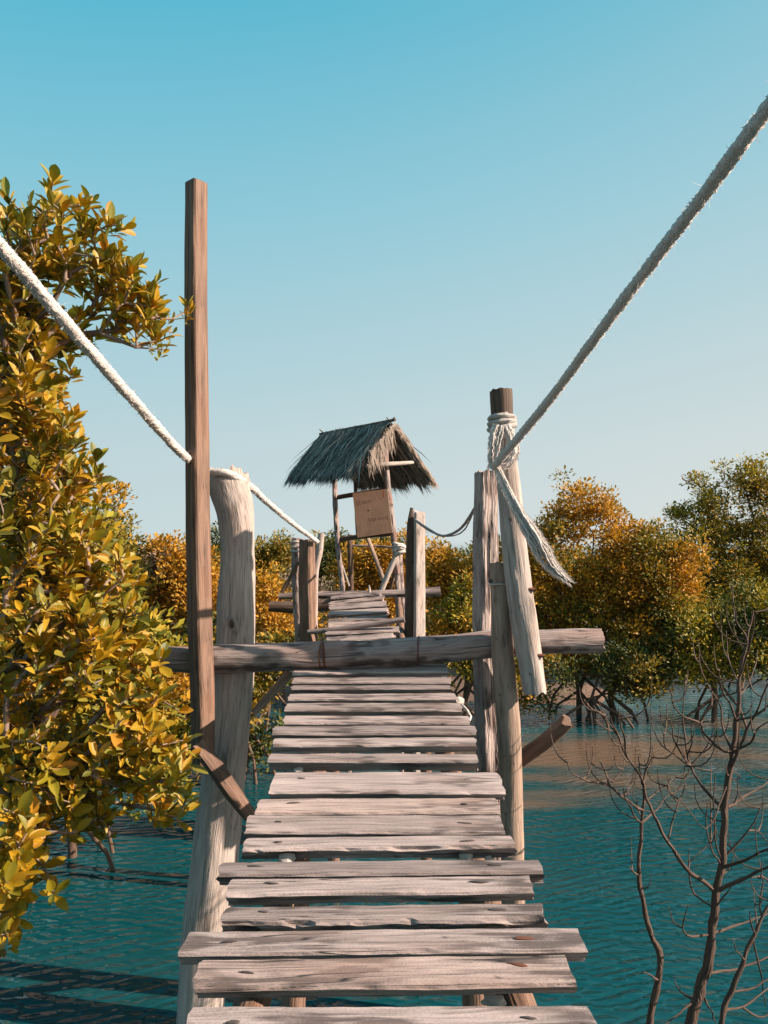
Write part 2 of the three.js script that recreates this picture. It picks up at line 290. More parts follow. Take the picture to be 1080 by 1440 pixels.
// ---------------------------------------------------------------- boardwalk in front
const deckZ = y => 1266 / (y - 704);
const groundAt = (p, y = 0) => V(p.x, y, p.z);
{
  const bw = thing('boardwalk', 'walkway of rough grey planks leading from the foreground to the heavy crossbeam', 'boardwalk', V(0, 2.3, -3.4));
  // back y, front-top y, face bottom y (left), left x, right x, front y right, seed options
  const rows = [
    [1412, 1475, 1500, 246, 853, 1470], [1343, 1390, 1413, 270, 813, 1382], [1305, 1340, 1362, 251, 827, 1334], [1271, 1297, 1307, 309, 772, 1291, { chip: .024 }], [1232, 1257, 1271, 317, 753, 1251],
    [1209, 1229, 1239, 303, 767, 1225], [1175, 1193, 1209, 339, 727, 1190, { chip: .016 }], [1145, 1169, 1178, 341, 711, 1169], [1122, 1142, 1150, 357, 705, 1141], [1085, 1113, 1124, 377, 712, 1113],
    [1059, 1069, 1084, 377, 674, 1070], [1037, 1048, 1058, 381, 671, 1046], [1020, 1031, 1038, 382, 672, 1031], [1006, 1016, 1022, 397, 661, 1017], [988, 998, 1006, 400, 651, 998],
    [975, 983, 988, 404, 642, 982], [963, 968, 973, 408, 634, 967], [952, 959, 963, 410, 635, 959], [934, 947, 953, 411, 631, 944],
  ];
  const r = rng(8);
  rows.forEach(([b, f, bt, lx, rx, fr, o], k) => {
    const Z = deckZ(f), L = P(lx, f, Z), R = P(rx, fr, Z);
    let Zb = deckZ(b); const wmax = .23; if (Zb - Z > wmax) Zb = Z + wmax; if (Zb - Z < .11) Zb = Z + .11;
    if (k + 1 < rows.length) Zb = Math.min(Zb, deckZ(rows[k + 1][1]) - .028);
    const bk = P(540, b, Zb), fr0 = P(540, (f + fr) / 2, Z), back = V(0, Math.max(-.012, Math.min(.05, bk.y - fr0.y)), -(Zb - Z));
    const th = Math.max(.05, Math.min(.095, 1.2 * (bt - f) / FPX * Z));
    const pl = part('plank', plankGeo(L, R, back, th, k * 1.7 + 2.3, o), M.plank[[0, 2, 0, 1, 0, 3, 0, 1, 2, 0, 1, 0, 3, 0, 1, 0, 3, 1, 0][k]], bw);
    if (k < 10) for (const [s, t] of [[-1, .13], [1, .84]]) { // nails and stapled spikes
      const rusty = (k === 1 || k === 2) && s > 0, at = L.clone().lerp(R, t + (r() - .5) * .04).addScaledVector(back, .45 + r() * .2); at.y += .0015;
      const ng = new THREE.SphereGeometry(1, 10, 6); { const q = ng.attributes.position; for (let i = 0; i < q.count; i++) { const f = 1 + .7 * n3(q.getX(i) * 1.6 + k * 3, q.getZ(i) * 1.6, s); q.setXYZ(i, q.getX(i) * f, q.getY(i), q.getZ(i) * f); } } ng.scale(rusty ? .028 : .012 + r() * .018, .003, rusty ? .007 : .003 + r() * .003); ng.rotateY((r() - .5) * .5); ng.computeVertexNormals(); ng.translate(at.x, at.y, at.z);
      part('nail', ng, rusty ? M.rust : M.iron, pl);
    }
  });
  // the run under and behind the camera
  for (let k = 0; k < 9; k++) { const Z = 1.48 - k * .19, y = EYE - 1.10 - k * .013; part('plank', plankGeo(V(-.5 - r() * .1, y, -Z), V(.48 + r() * .1, y, -Z), V(0, .006, -.15 - r() * .02), .05, k + 41.3, { N: 16 }), M.plank[k % 4], bw); }
  for (const x of [-.38, .38]) {
    const pts = [[-.3, 1.27], [1.9, 1.18], [2.8, 1.11], [3.6, 1.045], [4.5, .985], [5.62, .96]].map(([z, h], i) => V(x * (1 - .04 * i) + .02 * Math.sin(i * 3), EYE - h - .075, -z));
    part('stringer', limb(pts, [.05, .052, .05, .05, .048, .045], { seed: x > 0 ? 3 : 6, sides: 12, step: .15, ref: V(0, 1, 0) }), M.pole, bw);
  }
  // trestles below, out of the light
  for (const Z of [1.1, 3.3]) for (const s of [-1, 1]) { const p = V(s * .36, EYE - 1.24 + (Z - 1.1) * .07, -Z); part('support_leg', limb([V(p.x + s * .1, -.5, p.z), p], [.06, .05], { seed: Z + s, sides: 10, step: .25 }), M.pole, bw); }
  // knots of white lashing poking up between planks
  const lumps = [[405, 1207, 2.62, .022], [655, 1205, 2.63, .018], [688, 1207, 2.63, .011], [700, 1303, 2.2, .013], [695, 1408, 1.9, .02], [643, 985, 4.6, .028], [420, 1083, 3.5, .016]];
  lumps.forEach(([x, y, Z, s], i) => {
    const g = new THREE.IcosahedronGeometry(s, 3), p = g.attributes.position, c = P(x, y, Z);
    for (let k = 0; k < p.count; k++) { const a = V(p.getX(k), p.getY(k), p.getZ(k)), q = 1 + .5 * n3(a.x / s * 1.3 + i * 5, a.y / s * 1.3, a.z / s * 1.3); p.setXYZ(k, c.x + a.x * q * 1.4, c.y + a.y * q * .8, c.z + a.z * q); }
    g.computeVertexNormals(); part('lashing_knot', g, M.fibre, bw);
  });
  { const mb = new MB(); mb.tube([P(650, 992, 4.6), P(657, 999, 4.5), P(662, 1008, 4.45), P(660, 1014, 4.42)], [.009, .009, .008, .007], 7); part('lashing_end', mb.build(), M.rope, bw); }
}

// ---------------------------------------------------------------- first gate: posts, crossbeam, braces
const GZ = 5.38;
{
  const px = (arr, Z) => arr.map(a => P(a[0], a[1], a[3] ?? Z)), rr = (arr, Z) => arr.map(a => a[2] * (a[3] ?? Z) / FPX);
  // pale driftwood trunk
  const lg = [[321, 668, 27], [322, 682, 29], [331, 718, 25.5], [335, 773, 23.5], [333, 840, 26.5], [331, 907, 28], [327, 980, 29], [319, 1045, 29], [312, 1120, 30], [303, 1200, 32], [292, 1300, 33], [283, 1400, 33], [274, 1560, 33]];
  const a = thing('log_post', 'thick pale driftwood trunk post beside the tall square pole', 'post', groundAt(P(280, 1430, 5.56)));
  const trunk = part('trunk', limb(px(lg, 5.56), rr(lg, 5.56), { seed: 4, sides: 36, rough: .06, groove: .05, step: .04, jag: .5 }), M.log, a);
  { const k = P(321, 880, 5.28), t = new THREE.TorusGeometry(.034, .016, 8, 16); t.scale(.8, 1.35, .8); t.rotateY(-.3); t.rotateZ(.3); const q = t.attributes.position; for (let i = 0; i < q.count; i++) q.setXYZ(i, q.getX(i) * (1 + .4 * n3(q.getX(i) * 30, q.getY(i) * 30, 1)), q.getY(i), q.getZ(i)); t.computeVertexNormals(); t.translate(k.x, k.y, k.z - .142); part('knot', t, M.log, trunk);
    const h = new THREE.SphereGeometry(.028, 10, 8); h.scale(.8, 1.4, .5); h.translate(k.x, k.y, k.z - .142); part('knot_hollow', h, M.dark, trunk); }
  // tall square pole
  const pl = [[276, 258, 13], [275.5, 420, 13.2], [277, 600, 13.4], [279, 760, 13.8], [282, 900, 14], [285, 1000, 13.5], [285, 1075, 13]];
  solo('square_pole', limb(px(pl, 5.2), rr(pl, 5.2), { seed: 12, sides: 32, sq: 5, rough: .03, groove: .02, ref: V(-.62, 0, .78).normalize(), step: .06, jag: .05 }), M.pole, 'tall brown squared pole rising far above the railing rope', 'pole');
  // crossbeam
  const cb = [[226, 927, 16.5], [300, 927, 19], [380, 924, 20], [460, 922, 19.5], [540, 919, 19], [620, 913, 19], [700, 905, 18.5], [780, 901, 17.5], [844, 901, 16.5]];
  const cbt = thing('crossbeam', 'weathered round log lying across the walkway between the posts', 'crossbeam', P(540, 919, 5.36));
  part('log', limb(px(cb, 5.36).map((p, i) => p.add(V(0, 0, i > 5 ? .02 : 0))), rr(cb, 5.36), { seed: 22, sides: 30, rough: .09, ref: V(0, 1, 0), step: .04, groove: .06 }), M.beam, cbt);
  for (const [x, y, k, n] of [[456, 922, .104, 3], [592, 915, .1, 1]]) for (let i = 0; i < n; i++) { const c = P(x + i * 2.5 - 3, y, 5.36), g = new THREE.TorusGeometry(k, .005, 6, 30); g.rotateY(Math.PI / 2 + .25 * (i % 2 ? .5 : -.4)); g.rotateZ(.06 * i); g.translate(c.x, c.y, c.z); part('rusty_wire', g, M.rust, cbt); }
  // right posts
  const sp = [[684, 664, 15], [683, 760, 15.5], [683, 870, 15.5], [686, 980, 16.5], [690, 1090, 17], [694, 1240, 17], [697, 1440, 17], [699, 1560, 17]];
  solo('split_post', limb(px(sp, 5.6), rr(sp, 5.6), { seed: 31, sides: 30, sq: 5, rough: .05, groove: .17, ref: V(.35, 0, .94).normalize(), step: .05, jag: .3 }), M.logRaw, 'deeply grained pale split post behind the crossbeam', 'post');
  const sh = [[703, 791, 13.5], [704, 850, 14], [707, 920, 15], [714, 1000, 16.5], [718, 1080, 16], [720, 1160, 15.5], [722, 1260, 16], [724, 1440, 16], [726, 1600, 16]];
  const s = thing('short_post', 'short brown round post with a pale band in front of the crossbeam', 'post', groundAt(P(724, 1500, 5.16)));
  part('post', limb(px(sh, 5.2), rr(sh, 5.2), { seed: 41, sides: 20, rough: .05, step: .06 }), M.logWarm, s);
  { const c = P(703, 822, 5.2), t = new THREE.TorusGeometry(.072, .006, 6, 28); t.rotateX(Math.PI / 2 - .06); t.translate(c.x, c.y, c.z); part('wire_band', t, M.fibre, s); const h = P(690, 817, 5.1), k = new THREE.IcosahedronGeometry(.017, 1); k.translate(h.x, h.y, h.z); part('bolt_head', k, M.iron, s); }
  const ln = [[706, 582, 15], [711, 640, 16], [717, 700, 17.5], [725, 780, 18.5], [733, 850, 18.5], [742, 910, 18], [752, 974, 16.5]];
  const l = thing('leaning_post', 'leaning bare post with a dark tip, tied with white rope', 'post', P(752, 974, 5.2));
  part('post', limb(px(ln, 5.08), rr(ln, 5.08), { seed: 53, sides: 28, rough: .07, groove: .05, step: .04 }), M.log, l);
  const tp = [[706, 586, 15.4], [705, 565, 16], [704, 549, 16.2]]; part('dark_tip', limb(px(tp, 5.08), rr(tp, 5.08), { seed: 57, sides: 18, rough: .05, step: .03 }), M.tip, l);
  for (const [x, y] of [[747, 829], [760, 922]]) { const c = P(x, y, 5.02), g = new THREE.CylinderGeometry(.012, .014, .05, 8); g.rotateZ(1.45); g.translate(c.x, c.y, c.z); part('bolt', g, M.rust, l); }
  // braces
  const br = [[277, 1046, 11], [300, 1076, 12], [325, 1112, 12], [353, 1150, 10]];
  solo('brace', limb(px(br, 4.98), rr(br, 4.98), { seed: 61, sides: 20, sq: 6, ax: .85, az: .8, rough: .08, step: .04, ref: V(.3, .6, .8).normalize() }), M.pole, 'slanting brown brace nailed across the pale trunk post', 'brace');
  const b2 = [[357, 1002, 5], [385, 972, 6.5], [410, 944, 7]];
  solo('brace', limb(px(b2, 5.5), rr(b2, 5.5), { seed: 64, sides: 12, rough: .1, step: .05 }), M.logWarm, 'thin pale strut rising from the trunk post to the crossbeam', 'brace');
  const b3 = [[690, 1106, 10], [735, 1066, 11], [770, 1040, 11], [799, 1014, 10.5]];
  solo('brace', limb([P(690, 1106, 5.5), P(735, 1066, 5.36), P(770, 1040, 5.26), P(799, 1014, 5.18)], rr(b3, 5.3), { seed: 67, sides: 14, rough: .07, step: .05, jag: .5 }), M.pole, 'reddish brown pole stub sticking out over the water beside the short post', 'brace');
}

// ---------------------------------------------------------------- ropes
function rope(name, label, pts, r, o = {}) {
  const { twist = .13, fuzz = 1500, seed = 1, mat = M.rope, fmat = M.fibre } = o, curve = new THREE.CatmullRomCurve3(pts, false, 'centripetal'), L = curve.getLength(), N = Math.ceil(L / .016), S = 15;
  const mb = new MB(), R = rng(seed); let n1 = V(.2, .9, .3);
  const fb = new MB();
  const frames = [];
  for (let i = 0; i <= N; i++) {
    const t = i / N, c = curve.getPointAt(t), tg = curve.getTangentAt(t); n1 = n1.clone().addScaledVector(tg, -n1.dot(tg)).normalize(); const n2 = tg.clone().cross(n1);
    frames.push([c, n1, n2, tg]);
    for (let j = 0; j <= S; j++) {
      const a = j / S * 6.2832, na = n1.clone().multiplyScalar(Math.cos(a)).addScaledVector(n2, Math.sin(a)), s = t * L;
      const q = r * (.76 + .34 * Math.abs(Math.cos(1.5 * (a - 6.2832 * s / twist))) + .2 * n3(s * 24, Math.cos(a) * 2 + seed, Math.sin(a) * 2) + .2 * n3(s * 5, seed, Math.cos(a)));
      mb.v(c.clone().addScaledVector(na, q), na, s, a * r);
    }
    if (i) for (let j = 0; j < S; j++) { const A = (i - 1) * (S + 1) + j, B = A + S + 1; mb.i.push(A, A + 1, B, B, A + 1, B + 1); }
  }
  for (let k = 0; k < fuzz; k++) {
    const [c, u, w, tg] = frames[Math.floor(R() * N)], a = R() * 6.2832, na = u.clone().multiplyScalar(Math.cos(a)).addScaledVector(w, Math.sin(a)), long = R() < .07;
    const len = (long ? .025 + .035 * R() : .006 + .014 * R() * R()), dir = na.clone().multiplyScalar(.5 + R() * .6).addScaledVector(tg, (R() - .5) * 2.6).add(V(0, -.25 * R(), 0)).normalize();
    const b = c.clone().addScaledVector(na, r * .92), side = dir.clone().cross(V(R() - .5, R() - .5, R() - .5)).normalize().multiplyScalar(long ? .0011 : .0028), tip = b.clone().addScaledVector(dir, len);
    const A = fb.v(b.clone().add(side), na, 0, 0), B = fb.v(b.clone().sub(side), na, 0, 0), C = fb.v(tip, na, 0, 0); fb.i.push(A, B, C);
  }
  const g = mb.build(); g.computeVertexNormals();
  const t = thing(name, label, 'rope', pts[0].clone());
  part('strand', g, mat, t); if (fuzz) { const f = fb.build(); f.computeVertexNormals(); part('loose_fibres', f, fmat, t, 'stuff'); }
  return t;
}
const RA = P(271, 654, 5.22), RB = P(0, 345, 2.85);
const leftEnd = RB.clone().addScaledVector(RB.clone().sub(RA), 1.15), RR = P(694, 657, 4.98), RT = P(1080, 152, 2.35), rightEnd = RT.clone().addScaledVector(RT.clone().sub(RR), 1.05);
rope('rope', 'thick fuzzy white rope rising past the leafy tree from the tall pole', [leftEnd, RB, P(150, 520, 3.78), P(258, 640, 5.05), RA.clone().add(V(.02, -.01, -.13))], .028, { seed: 5, fuzz: 4500 });
rope('rope', 'white rope stretched from the pale trunk post to the far left gate post', [P(291, 664, 5.42), P(318, 665, 5.4), P(342, 677, 5.52), P(372, 703, 6.4), P(410, 735, 7.9), P(446, 762, 8.85)], .025, { seed: 7, fuzz: 2500 });
rope('rope', 'frayed white rope slanting up from the leaning post to the sky', [rightEnd, RT, P(985, 280, 2.78), P(850, 458, 3.62), P(765, 572, 4.4), RR], .0255, { seed: 9, fuzz: 5500 });
rope('thin_rope', 'thin sagging dark rope between the split post and the far pale board', [P(584, 731, 8.72), P(600, 742, 8.1), P(623, 753.5, 7.2), P(648, 743, 6.4), P(671, 710, 5.62)], .012, { seed: 12, fuzz: 0, twist: .07, mat: M.ropeDark });
rope('thin_rope', 'slack thin cord hanging just below the sagging dark rope', [P(584, 733, 8.72), P(606, 748, 7.9), P(632, 754, 7.0), P(652, 746, 6.3), P(668, 716, 5.6)], .006, { seed: 13, fuzz: 0, twist: .05, mat: M.ropeDark });
// the posts behind the viewer that hold the ropes
{ const mk = (e, label) => { const b = V(e.x, -.5, e.z); solo('rope_post', limb([b, V(e.x + .02, 2, e.z), V(e.x, e.y + .15, e.z)], [.09, .085, .075], { seed: e.x * 3, sides: 14, step: .2 }), M.log, label, 'post'); };
  mk(leftEnd.clone().add(V(-.1, 0, 0)), 'grey round post holding the rope on the leafy tree side'); mk(rightEnd.clone().add(V(.1, 0, 0)), 'grey round post holding the rope on the dead shrub side'); }
// white rope lashing on the leaning post
{
  const t = thing('rope_lashing', 'frayed white rope wound on the leaning post with a trailing tuft', 'rope', P(705, 600, 5.1)), R = rng(21);
  const ribbon = (pts, w, seed, flat = .5, fuzz = 300) => { // a bundle of untwisted yarns
    const Z = 4.98, path = pts.map(p => P(p[0], p[1], p[2] ?? Z)), rad = w.map(x => x * Z / FPX), c = new THREE.CatmullRomCurve3(path, false, 'centripetal'), mb = new MB(), fb = new MB(), N = Math.ceil(c.getLength() / .012);
    const radAt = t => { const f = t * (rad.length - 1), i = Math.min(rad.length - 2, Math.floor(f)); return rad[i] + (rad[i + 1] - rad[i]) * (f - i); };
    for (let k = 0; k < 34; k++) {
      const a0 = R() * 6.28, q = Math.sqrt(R()) * .86, tw = (R() - .5) * 3, end = .82 + .18 * R(), yr = .005 + .004 * R(), line = [];
      for (let i = 0; i <= N; i++) { const t = i / N * end, p = c.getPoint(t), tg = c.getTangent(t), r0 = radAt(t), sd = V(-tg.y, tg.x, 0).normalize(), a = a0 + tw * t; line.push(p.addScaledVector(sd, Math.cos(a) * q * r0 + .2 * r0 * n3(t * 14, k * 3 + seed, 1)).add(V(0, 0, flat * (Math.sin(a) * q * r0 + .3 * r0 * n3(t * 12, k * 5, seed))))); }
      mb.tube(line, line.map((_, i) => yr * (1 - .6 * i / N) * (1 + .4 * n3(i * .5, k, seed))), 7);
    }
    for (let k = 0; k < fuzz; k++) { const tt = R(), p = c.getPoint(tt), r0 = radAt(tt), tg = c.getTangent(tt), sd = V(-tg.y, tg.x, (R() - .5)).normalize().multiplyScalar(R() < .5 ? 1 : -1), b = p.clone().addScaledVector(sd, r0 * .8), tip = b.clone().addScaledVector(sd, .005 + .022 * R() * R()).addScaledVector(tg, .01 + .035 * R()), o = tg.clone().multiplyScalar(.0025); const A = fb.v(b.clone().add(o), sd, 0, 0), B = fb.v(b.sub(o), sd, 0, 0), C = fb.v(tip, sd, 0, 0); fb.i.push(A, B, C); }
    const f = fb.build(); f.computeVertexNormals(); return [mb.build(), f];
  };
  for (let k = 0; k < 3; k++) { const c = P(706, 589 + k * 6, 5.08), g = new THREE.TorusGeometry(.078 + .003 * k, .02, 9, 40), q = g.attributes.position; for (let i = 0; i < q.count; i++) { const x = q.getX(i), y = q.getY(i), z = q.getZ(i), f = 1 + .12 * n3(x * 40, y * 40, k * 3 + z * 40); q.setXYZ(i, x * f, y * f, z * f); } g.rotateX(Math.PI / 2 + .12 * (k - 1)); g.rotateZ(.1 * k); g.computeVertexNormals(); g.translate(c.x, c.y, c.z); part('coil', g, M.rope, t); }
  const add = (n, a) => { const m = part(n, a[0], M.rope, t); part('loose_fibres', a[1], M.fibre, m, 'stuff'); };
  add('hanging_turn', ribbon([[702, 598], [698, 618], [696, 640], [694, 660]], [10, 12, 11, 8], 71));
  add('hanging_turn', ribbon([[712, 598], [719, 618], [721, 636], [711, 650], [697, 658]], [5, 8, 11, 11, 8], 73, .5, 500));
  add('loose_tail', ribbon([[697, 655, 4.97], [712, 688, 4.95], [730, 722, 4.93], [748, 750, 4.9], [763, 776, 4.88], [776, 796, 4.9], [790, 809, 4.88], [803, 820, 4.87]], [5.5, 7, 9, 12.5, 14.5, 9.5, 5, 2], 77, .6, 1500));
}

// ---------------------------------------------------------------- far ramp and second gate
{
  const bw = thing('boardwalk_ramp', 'far ramp of narrow grey planks climbing to the thatched tower', 'boardwalk', V(-.2, 2.6, -8));
  const rows = []; // Z, left x, right x, y left, y right
  for (let k = 0; k < 11; k++) { const Z = 5.75 + k * .205, y = EYE - .97 - .015 * k; rows.push([V(-.62 + .012 * k, y, -Z), V(.46 - .02 * k, y + .01, -Z)]); }
  const pxr = [[906, 457, 565, 8.02], [898.5, 459, 553, 8.2], [889, 457, 561, 8.39], [880, 460, 548, 8.6], [871.5, 461, 546, 8.8], [863, 461, 545, 9.0], [855, 463, 542, 9.2], [846.5, 463, 540, 9.42], [839.5, 465, 536, 9.62]];
  for (const [y, a, b, Z] of pxr) rows.push([P(a, y + 3, Z), P(b, y - 3, Z)]);
  rows.forEach(([L, R], k) => { const next = rows[k + 1]; const back = next ? next[0].clone().add(next[1]).sub(L).sub(R).multiplyScalar(.5) : V(0, .04, -.17); back.x = 0; back.multiplyScalar(.66 + .16 * Math.abs(Math.sin(k * 2.3))); L.y += .012 * Math.sin(k * 4.1); R.y += .012 * Math.sin(k * 5.7); part('plank', plankGeo(L, R, back, .05, k * 1.3 + 60, { N: 18, chip: .012, end: .03 }), M.plank[(k * 5) % 4], bw); });
  part('loose_pole', limb([P(433, 889, 8.55), P(480, 884, 8.5), P(569, 871, 8.45)], [.028, .032, .035], { seed: 91, sides: 10, step: .08, ref: V(0, 1, 0) }), M.plank[3], bw);
  for (const x of [-.34, .2]) part('stringer', limb([V(x, EYE - 1.07, -5.6), V(x, EYE - 1.2, -7.6), V(x, EYE - .74, -9.9)], [.045, .045, .045], { seed: x * 9, sides: 10, step: .2, ref: V(0, 1, 0) }), M.pole, bw);
  for (const x of [-.5, .42]) part('support_leg', limb([V(x, -.5, -7.6), V(x, EYE - 1.2, -7.6)], [.06, .05], { seed: x * 5, sides: 10, step: .3 }), M.pole, bw);
  const L = (name, label, cat, arr, Z, mat, o = {}) => solo(name, limb(arr.map(a => P(a[0], a[1], Z)), arr.map(a => a[2] * Z / FPX), { sides: 16, step: .07, rough: .06, ...o }), mat, label, cat);
  L('gate_post', 'brown squared gate post at the far ramp with the white rope tied on', 'post', [[432, 759, 9.5], [432, 820, 9.8], [434, 905, 9.8], [435, 980, 10], [436, 1160, 10]], 8.9, M.pole, { seed: 101, sq: 7, sides: 24, ref: V(-.45, 0, .9).normalize() });
  L('gate_post', 'grey round post bound with white cord behind the brown gate post', 'post', [[416.5, 757, 6.5], [416.5, 800, 6.5], [418, 840, 6.8], [422, 900, 7], [424, 1130, 7]], 9.4, M.logGrey, { seed: 103 });
  L('forked_branch', 'pale crooked branch post leaning beside the brown gate post', 'post', [[452, 750, 4.6], [449, 775, 5], [444, 800, 4.6], [443, 830, 4.2], [442, 900, 4.5], [441, 1130, 4.5]], 9.25, M.log, { seed: 105 });
  L('brace', 'dark thin strut leaning on the cord-bound far post', 'brace', [[420, 790, 2.4], [408, 812, 2.5], [396, 834, 2.6]], 9.3, M.dark, { seed: 107, sides: 10 });
  L('gate_post', 'dark split gate post against the pale board at the far ramp', 'post', [[579, 714, 2.2], [577.5, 738, 5.5], [576.5, 800, 6.2], [575, 905, 6.5], [575, 1160, 6.5]], 8.9, M.tip, { seed: 109, sq: 4, groove: .05 });
  L('gate_post', 'wide pale board post at the far ramp holding the sagging rope', 'post', [[590, 721, 7.8], [590, 800, 8], [590, 905, 8.2], [590, 1160, 8.2]], 8.8, M.log, { seed: 111, sq: 8, sides: 24, az: .45, jag: .4, rough: .03, ref: V(.55, 0, .84).normalize() });
  L('crossbeam', 'long thin log rail across the top of the far ramp', 'crossbeam', [[392, 839, 4.5], [440, 837, 5], [500, 836, 5.2], [560, 834.5, 5.5], [619, 832, 6.8]], 9.95, M.logGrey, { seed: 113, ref: V(0, 1, 0) });
  L('crossbeam', 'dark thick log end beneath the thin rail at the far gate', 'crossbeam', [[379, 853, 7.5], [420, 854, 8.5], [465, 850, 8], [505, 848, 7]], 9.72, M.bark, { seed: 115, ref: V(0, 1, 0) });
  L('peg', 'small pale peg standing at the top of the far ramp', 'peg', [[519.5, 842, 2.2], [519.5, 830, 2], [519, 823, 1]], 9.75, M.log, { seed: 117, sides: 8, step: .02 });
  { const t = thing('cord_binding', 'white cord wound round the top of the grey far post', 'rope', P(416.5, 768, 9.4)); for (const [y, k] of [[763, 0], [769, 1], [774, 2]]) { const c = P(416.5, y, 9.4), g = new THREE.TorusGeometry(.062, .013, 6, 22); g.rotateX(Math.PI / 2 + .2 * (k - 1)); g.translate(c.x, c.y, c.z); part('turn', g, M.fibre, t); } }
}

// ---------------------------------------------------------------- thatched tower and its sign
{
  const B = P(548, 596, 11.5), A = P(455, 611, 12.65); A.y = B.y;
  const rd = A.clone().sub(B).normalize(), pp = V(rd.z, 0, -rd.x); if (pp.x < 0) pp.negate(); // towards the right-hand eave
  const tw = thing('watch_tower', 'small thatched lookout tower on crooked poles at the end of the ramp', 'tower', V(-.3, 0, -12));
  const rise = .88, half = .92, ridgeL = A.distanceTo(B), R = rng(31);
  const tones = [[.13, .125, .115], [.09, .086, .08], [.19, .175, .155], [.065, .062, .058], [.30, .26, .22]];
  const slope = (s, n) => {
    const mb = new MB(), down = pp.clone().multiplyScalar(s * half * (s < 0 ? .86 : 1)).add(V(0, -rise, 0)), dl = down.length(), dn = down.clone().normalize(), nrm = rd.clone().cross(dn).normalize(); if (nrm.y < 0) nrm.negate();
    for (const e of [.02, -.02]) { const q = [[0.03, 0], [.97, 0], [.97, .9], [.03, .9]].map(([u, v]) => mb.v(B.clone().addScaledVector(rd, u * ridgeL).addScaledVector(dn, v * dl).addScaledVector(nrm, e), nrm, u, v, tones[3])); mb.i.push(q[0], q[1], q[2], q[0], q[2], q[3]); }
    for (let k = 0; k < n; k++) {
      const v = Math.pow(R(), .8) * .93, u = -.02 + 1.02 * R(), edge = u < .05 || u > .95, wild = R() < .04, len = (.22 + .3 * R()) * (wild ? 1.25 : 1), lift = (.022 + .03 * R() + (wild ? .03 : 0)) * (R() < .85 ? 1 : -1);
      const st = B.clone().addScaledVector(rd, u * ridgeL).addScaledVector(dn, v * dl - .05).addScaledVector(nrm, lift + .02 * n3(u * 9, v * 8, s));
      const d = dn.clone().addScaledVector(rd, (R() - .5) * (wild ? 1.1 : .3) + (edge ? (u < .5 ? -.12 : .12) * R() : 0)).addScaledVector(nrm, (R() - .5) * .09).add(V(0, -.18 * (v > .6 ? R() : 0), 0)).normalize();
      const L = (v > .85 ? len * .38 : v > .7 ? len * .7 : len) * (v > .6 ? .75 + .5 * Math.abs(n3(u * 11, s, 4)) * 2 : 1), mid = st.clone().addScaledVector(d, L * .55), tip = st.clone().addScaledVector(d, L).add(V(0, -.05 * R(), 0)), sd = d.clone().cross(nrm).normalize().multiplyScalar(.005 + .006 * R()), c = tones[Math.floor(R() * 5)];
      const nn = nrm.clone().addScaledVector(rd, (R() - .5) * .7).normalize();
      const a = mb.v(st.clone().add(sd), nn, 0, 0, c), b = mb.v(st.clone().sub(sd), nn, 0, 0, c), e = mb.v(mid.clone().add(sd), nn, 0, 0, c), f = mb.v(mid.clone().sub(sd), nn, 0, 0, c), g = mb.v(tip, nn, 0, 0, c); mb.i.push(a, e, b, e, f, b, e, g, f);
    }
    return mb.build();
  };
  const thatch = new THREE.MeshStandardMaterial({ vertexColors: true, roughness: .95, side: THREE.DoubleSide });
  const strands = (list) => { const mb = new MB(); for (const [st, d, L, w, c] of list) { const sd = d.clone().cross(V(.2, .1, 1)).normalize().multiplyScalar(w), nn = V(.4, .3, .86).normalize(); const a = mb.v(st.clone().add(sd), nn, 0, 0, c), b = mb.v(st.clone().sub(sd), nn, 0, 0, c), e = mb.v(st.clone().addScaledVector(d, L).add(V(0, -.04 * L, 0)), nn, 0, 0, c); mb.i.push(a, b, e); } const g = mb.build(); g.computeVertexNormals(); return g; };
  const roofL = part('thatch_slope', slope(-1, 9000), thatch, tw, 'stuff'), roofR = part('thatch_slope', slope(1, 7000), thatch, tw, 'stuff');
  const straw = [[0.395, 0.3002, 0.2449], [0.3318, 0.2449, 0.1975], [0.4424, 0.3476, 0.2844], [0.2528, 0.1817, 0.1422]], gl = [], gr = [];
  for (let k = 0; k < 110; k++) { const v = R(), st = B.clone().addScaledVector(pp, -v * .5).add(V(0, -v * .46 - .02, 0)).addScaledVector(rd, -.14 + .16 * R()); gl.push([st, V((R() - .5) * .5 + .08, -1, (R() - .5) * .4).normalize(), .2 + .28 * R(), .011 + .007 * R(), straw[Math.floor(R() * 4)]]); }
  for (let k = 0; k < 300; k++) { const v = Math.pow(R(), .7), st = B.clone().addScaledVector(pp, v * half * .96).add(V(0, -v * rise * .96 + .03, 0)).addScaledVector(rd, -.13 + .12 * R()); gr.push([st, pp.clone().multiplyScalar(.7 + .4 * R()).add(V(0, -.95 - .4 * R(), .1)).addScaledVector(rd, -.2 * R()).normalize(), 0.1 + .16 * R(), .011 + .007 * R(), straw[Math.floor(R() * 4)]]); }
  part('gable_straw', strands(gl), thatch, roofL, 'stuff'); part('gable_straw', strands(gr), thatch, roofR, 'stuff');
  const bar = (name, pts, r, mat, seed, parent = tw, o = {}) => part(name, limb(pts, r, { seed, sides: 10, step: .09, rough: .09, ...o }), mat, parent);
  bar('ridge_pole', [B.clone().addScaledVector(rd, -.12).add(V(0, .05, 0)), B.clone().lerp(A, .5).add(V(0, .035, 0)), A.clone().addScaledVector(rd, .1).add(V(0, .03, 0))], [.022, .026, .02], M.bark, 131, tw, { ref: V(0, 1, 0) });
  for (const [p, dx] of [[B, .08], [B, -.05], [A, -.07]]) bar('ridge_peg', [p.clone().add(V(-dx, -.02, 0)), p.clone().add(V(dx, .1, .02))], [.012, .008], M.bark, 133 + dx * 50);
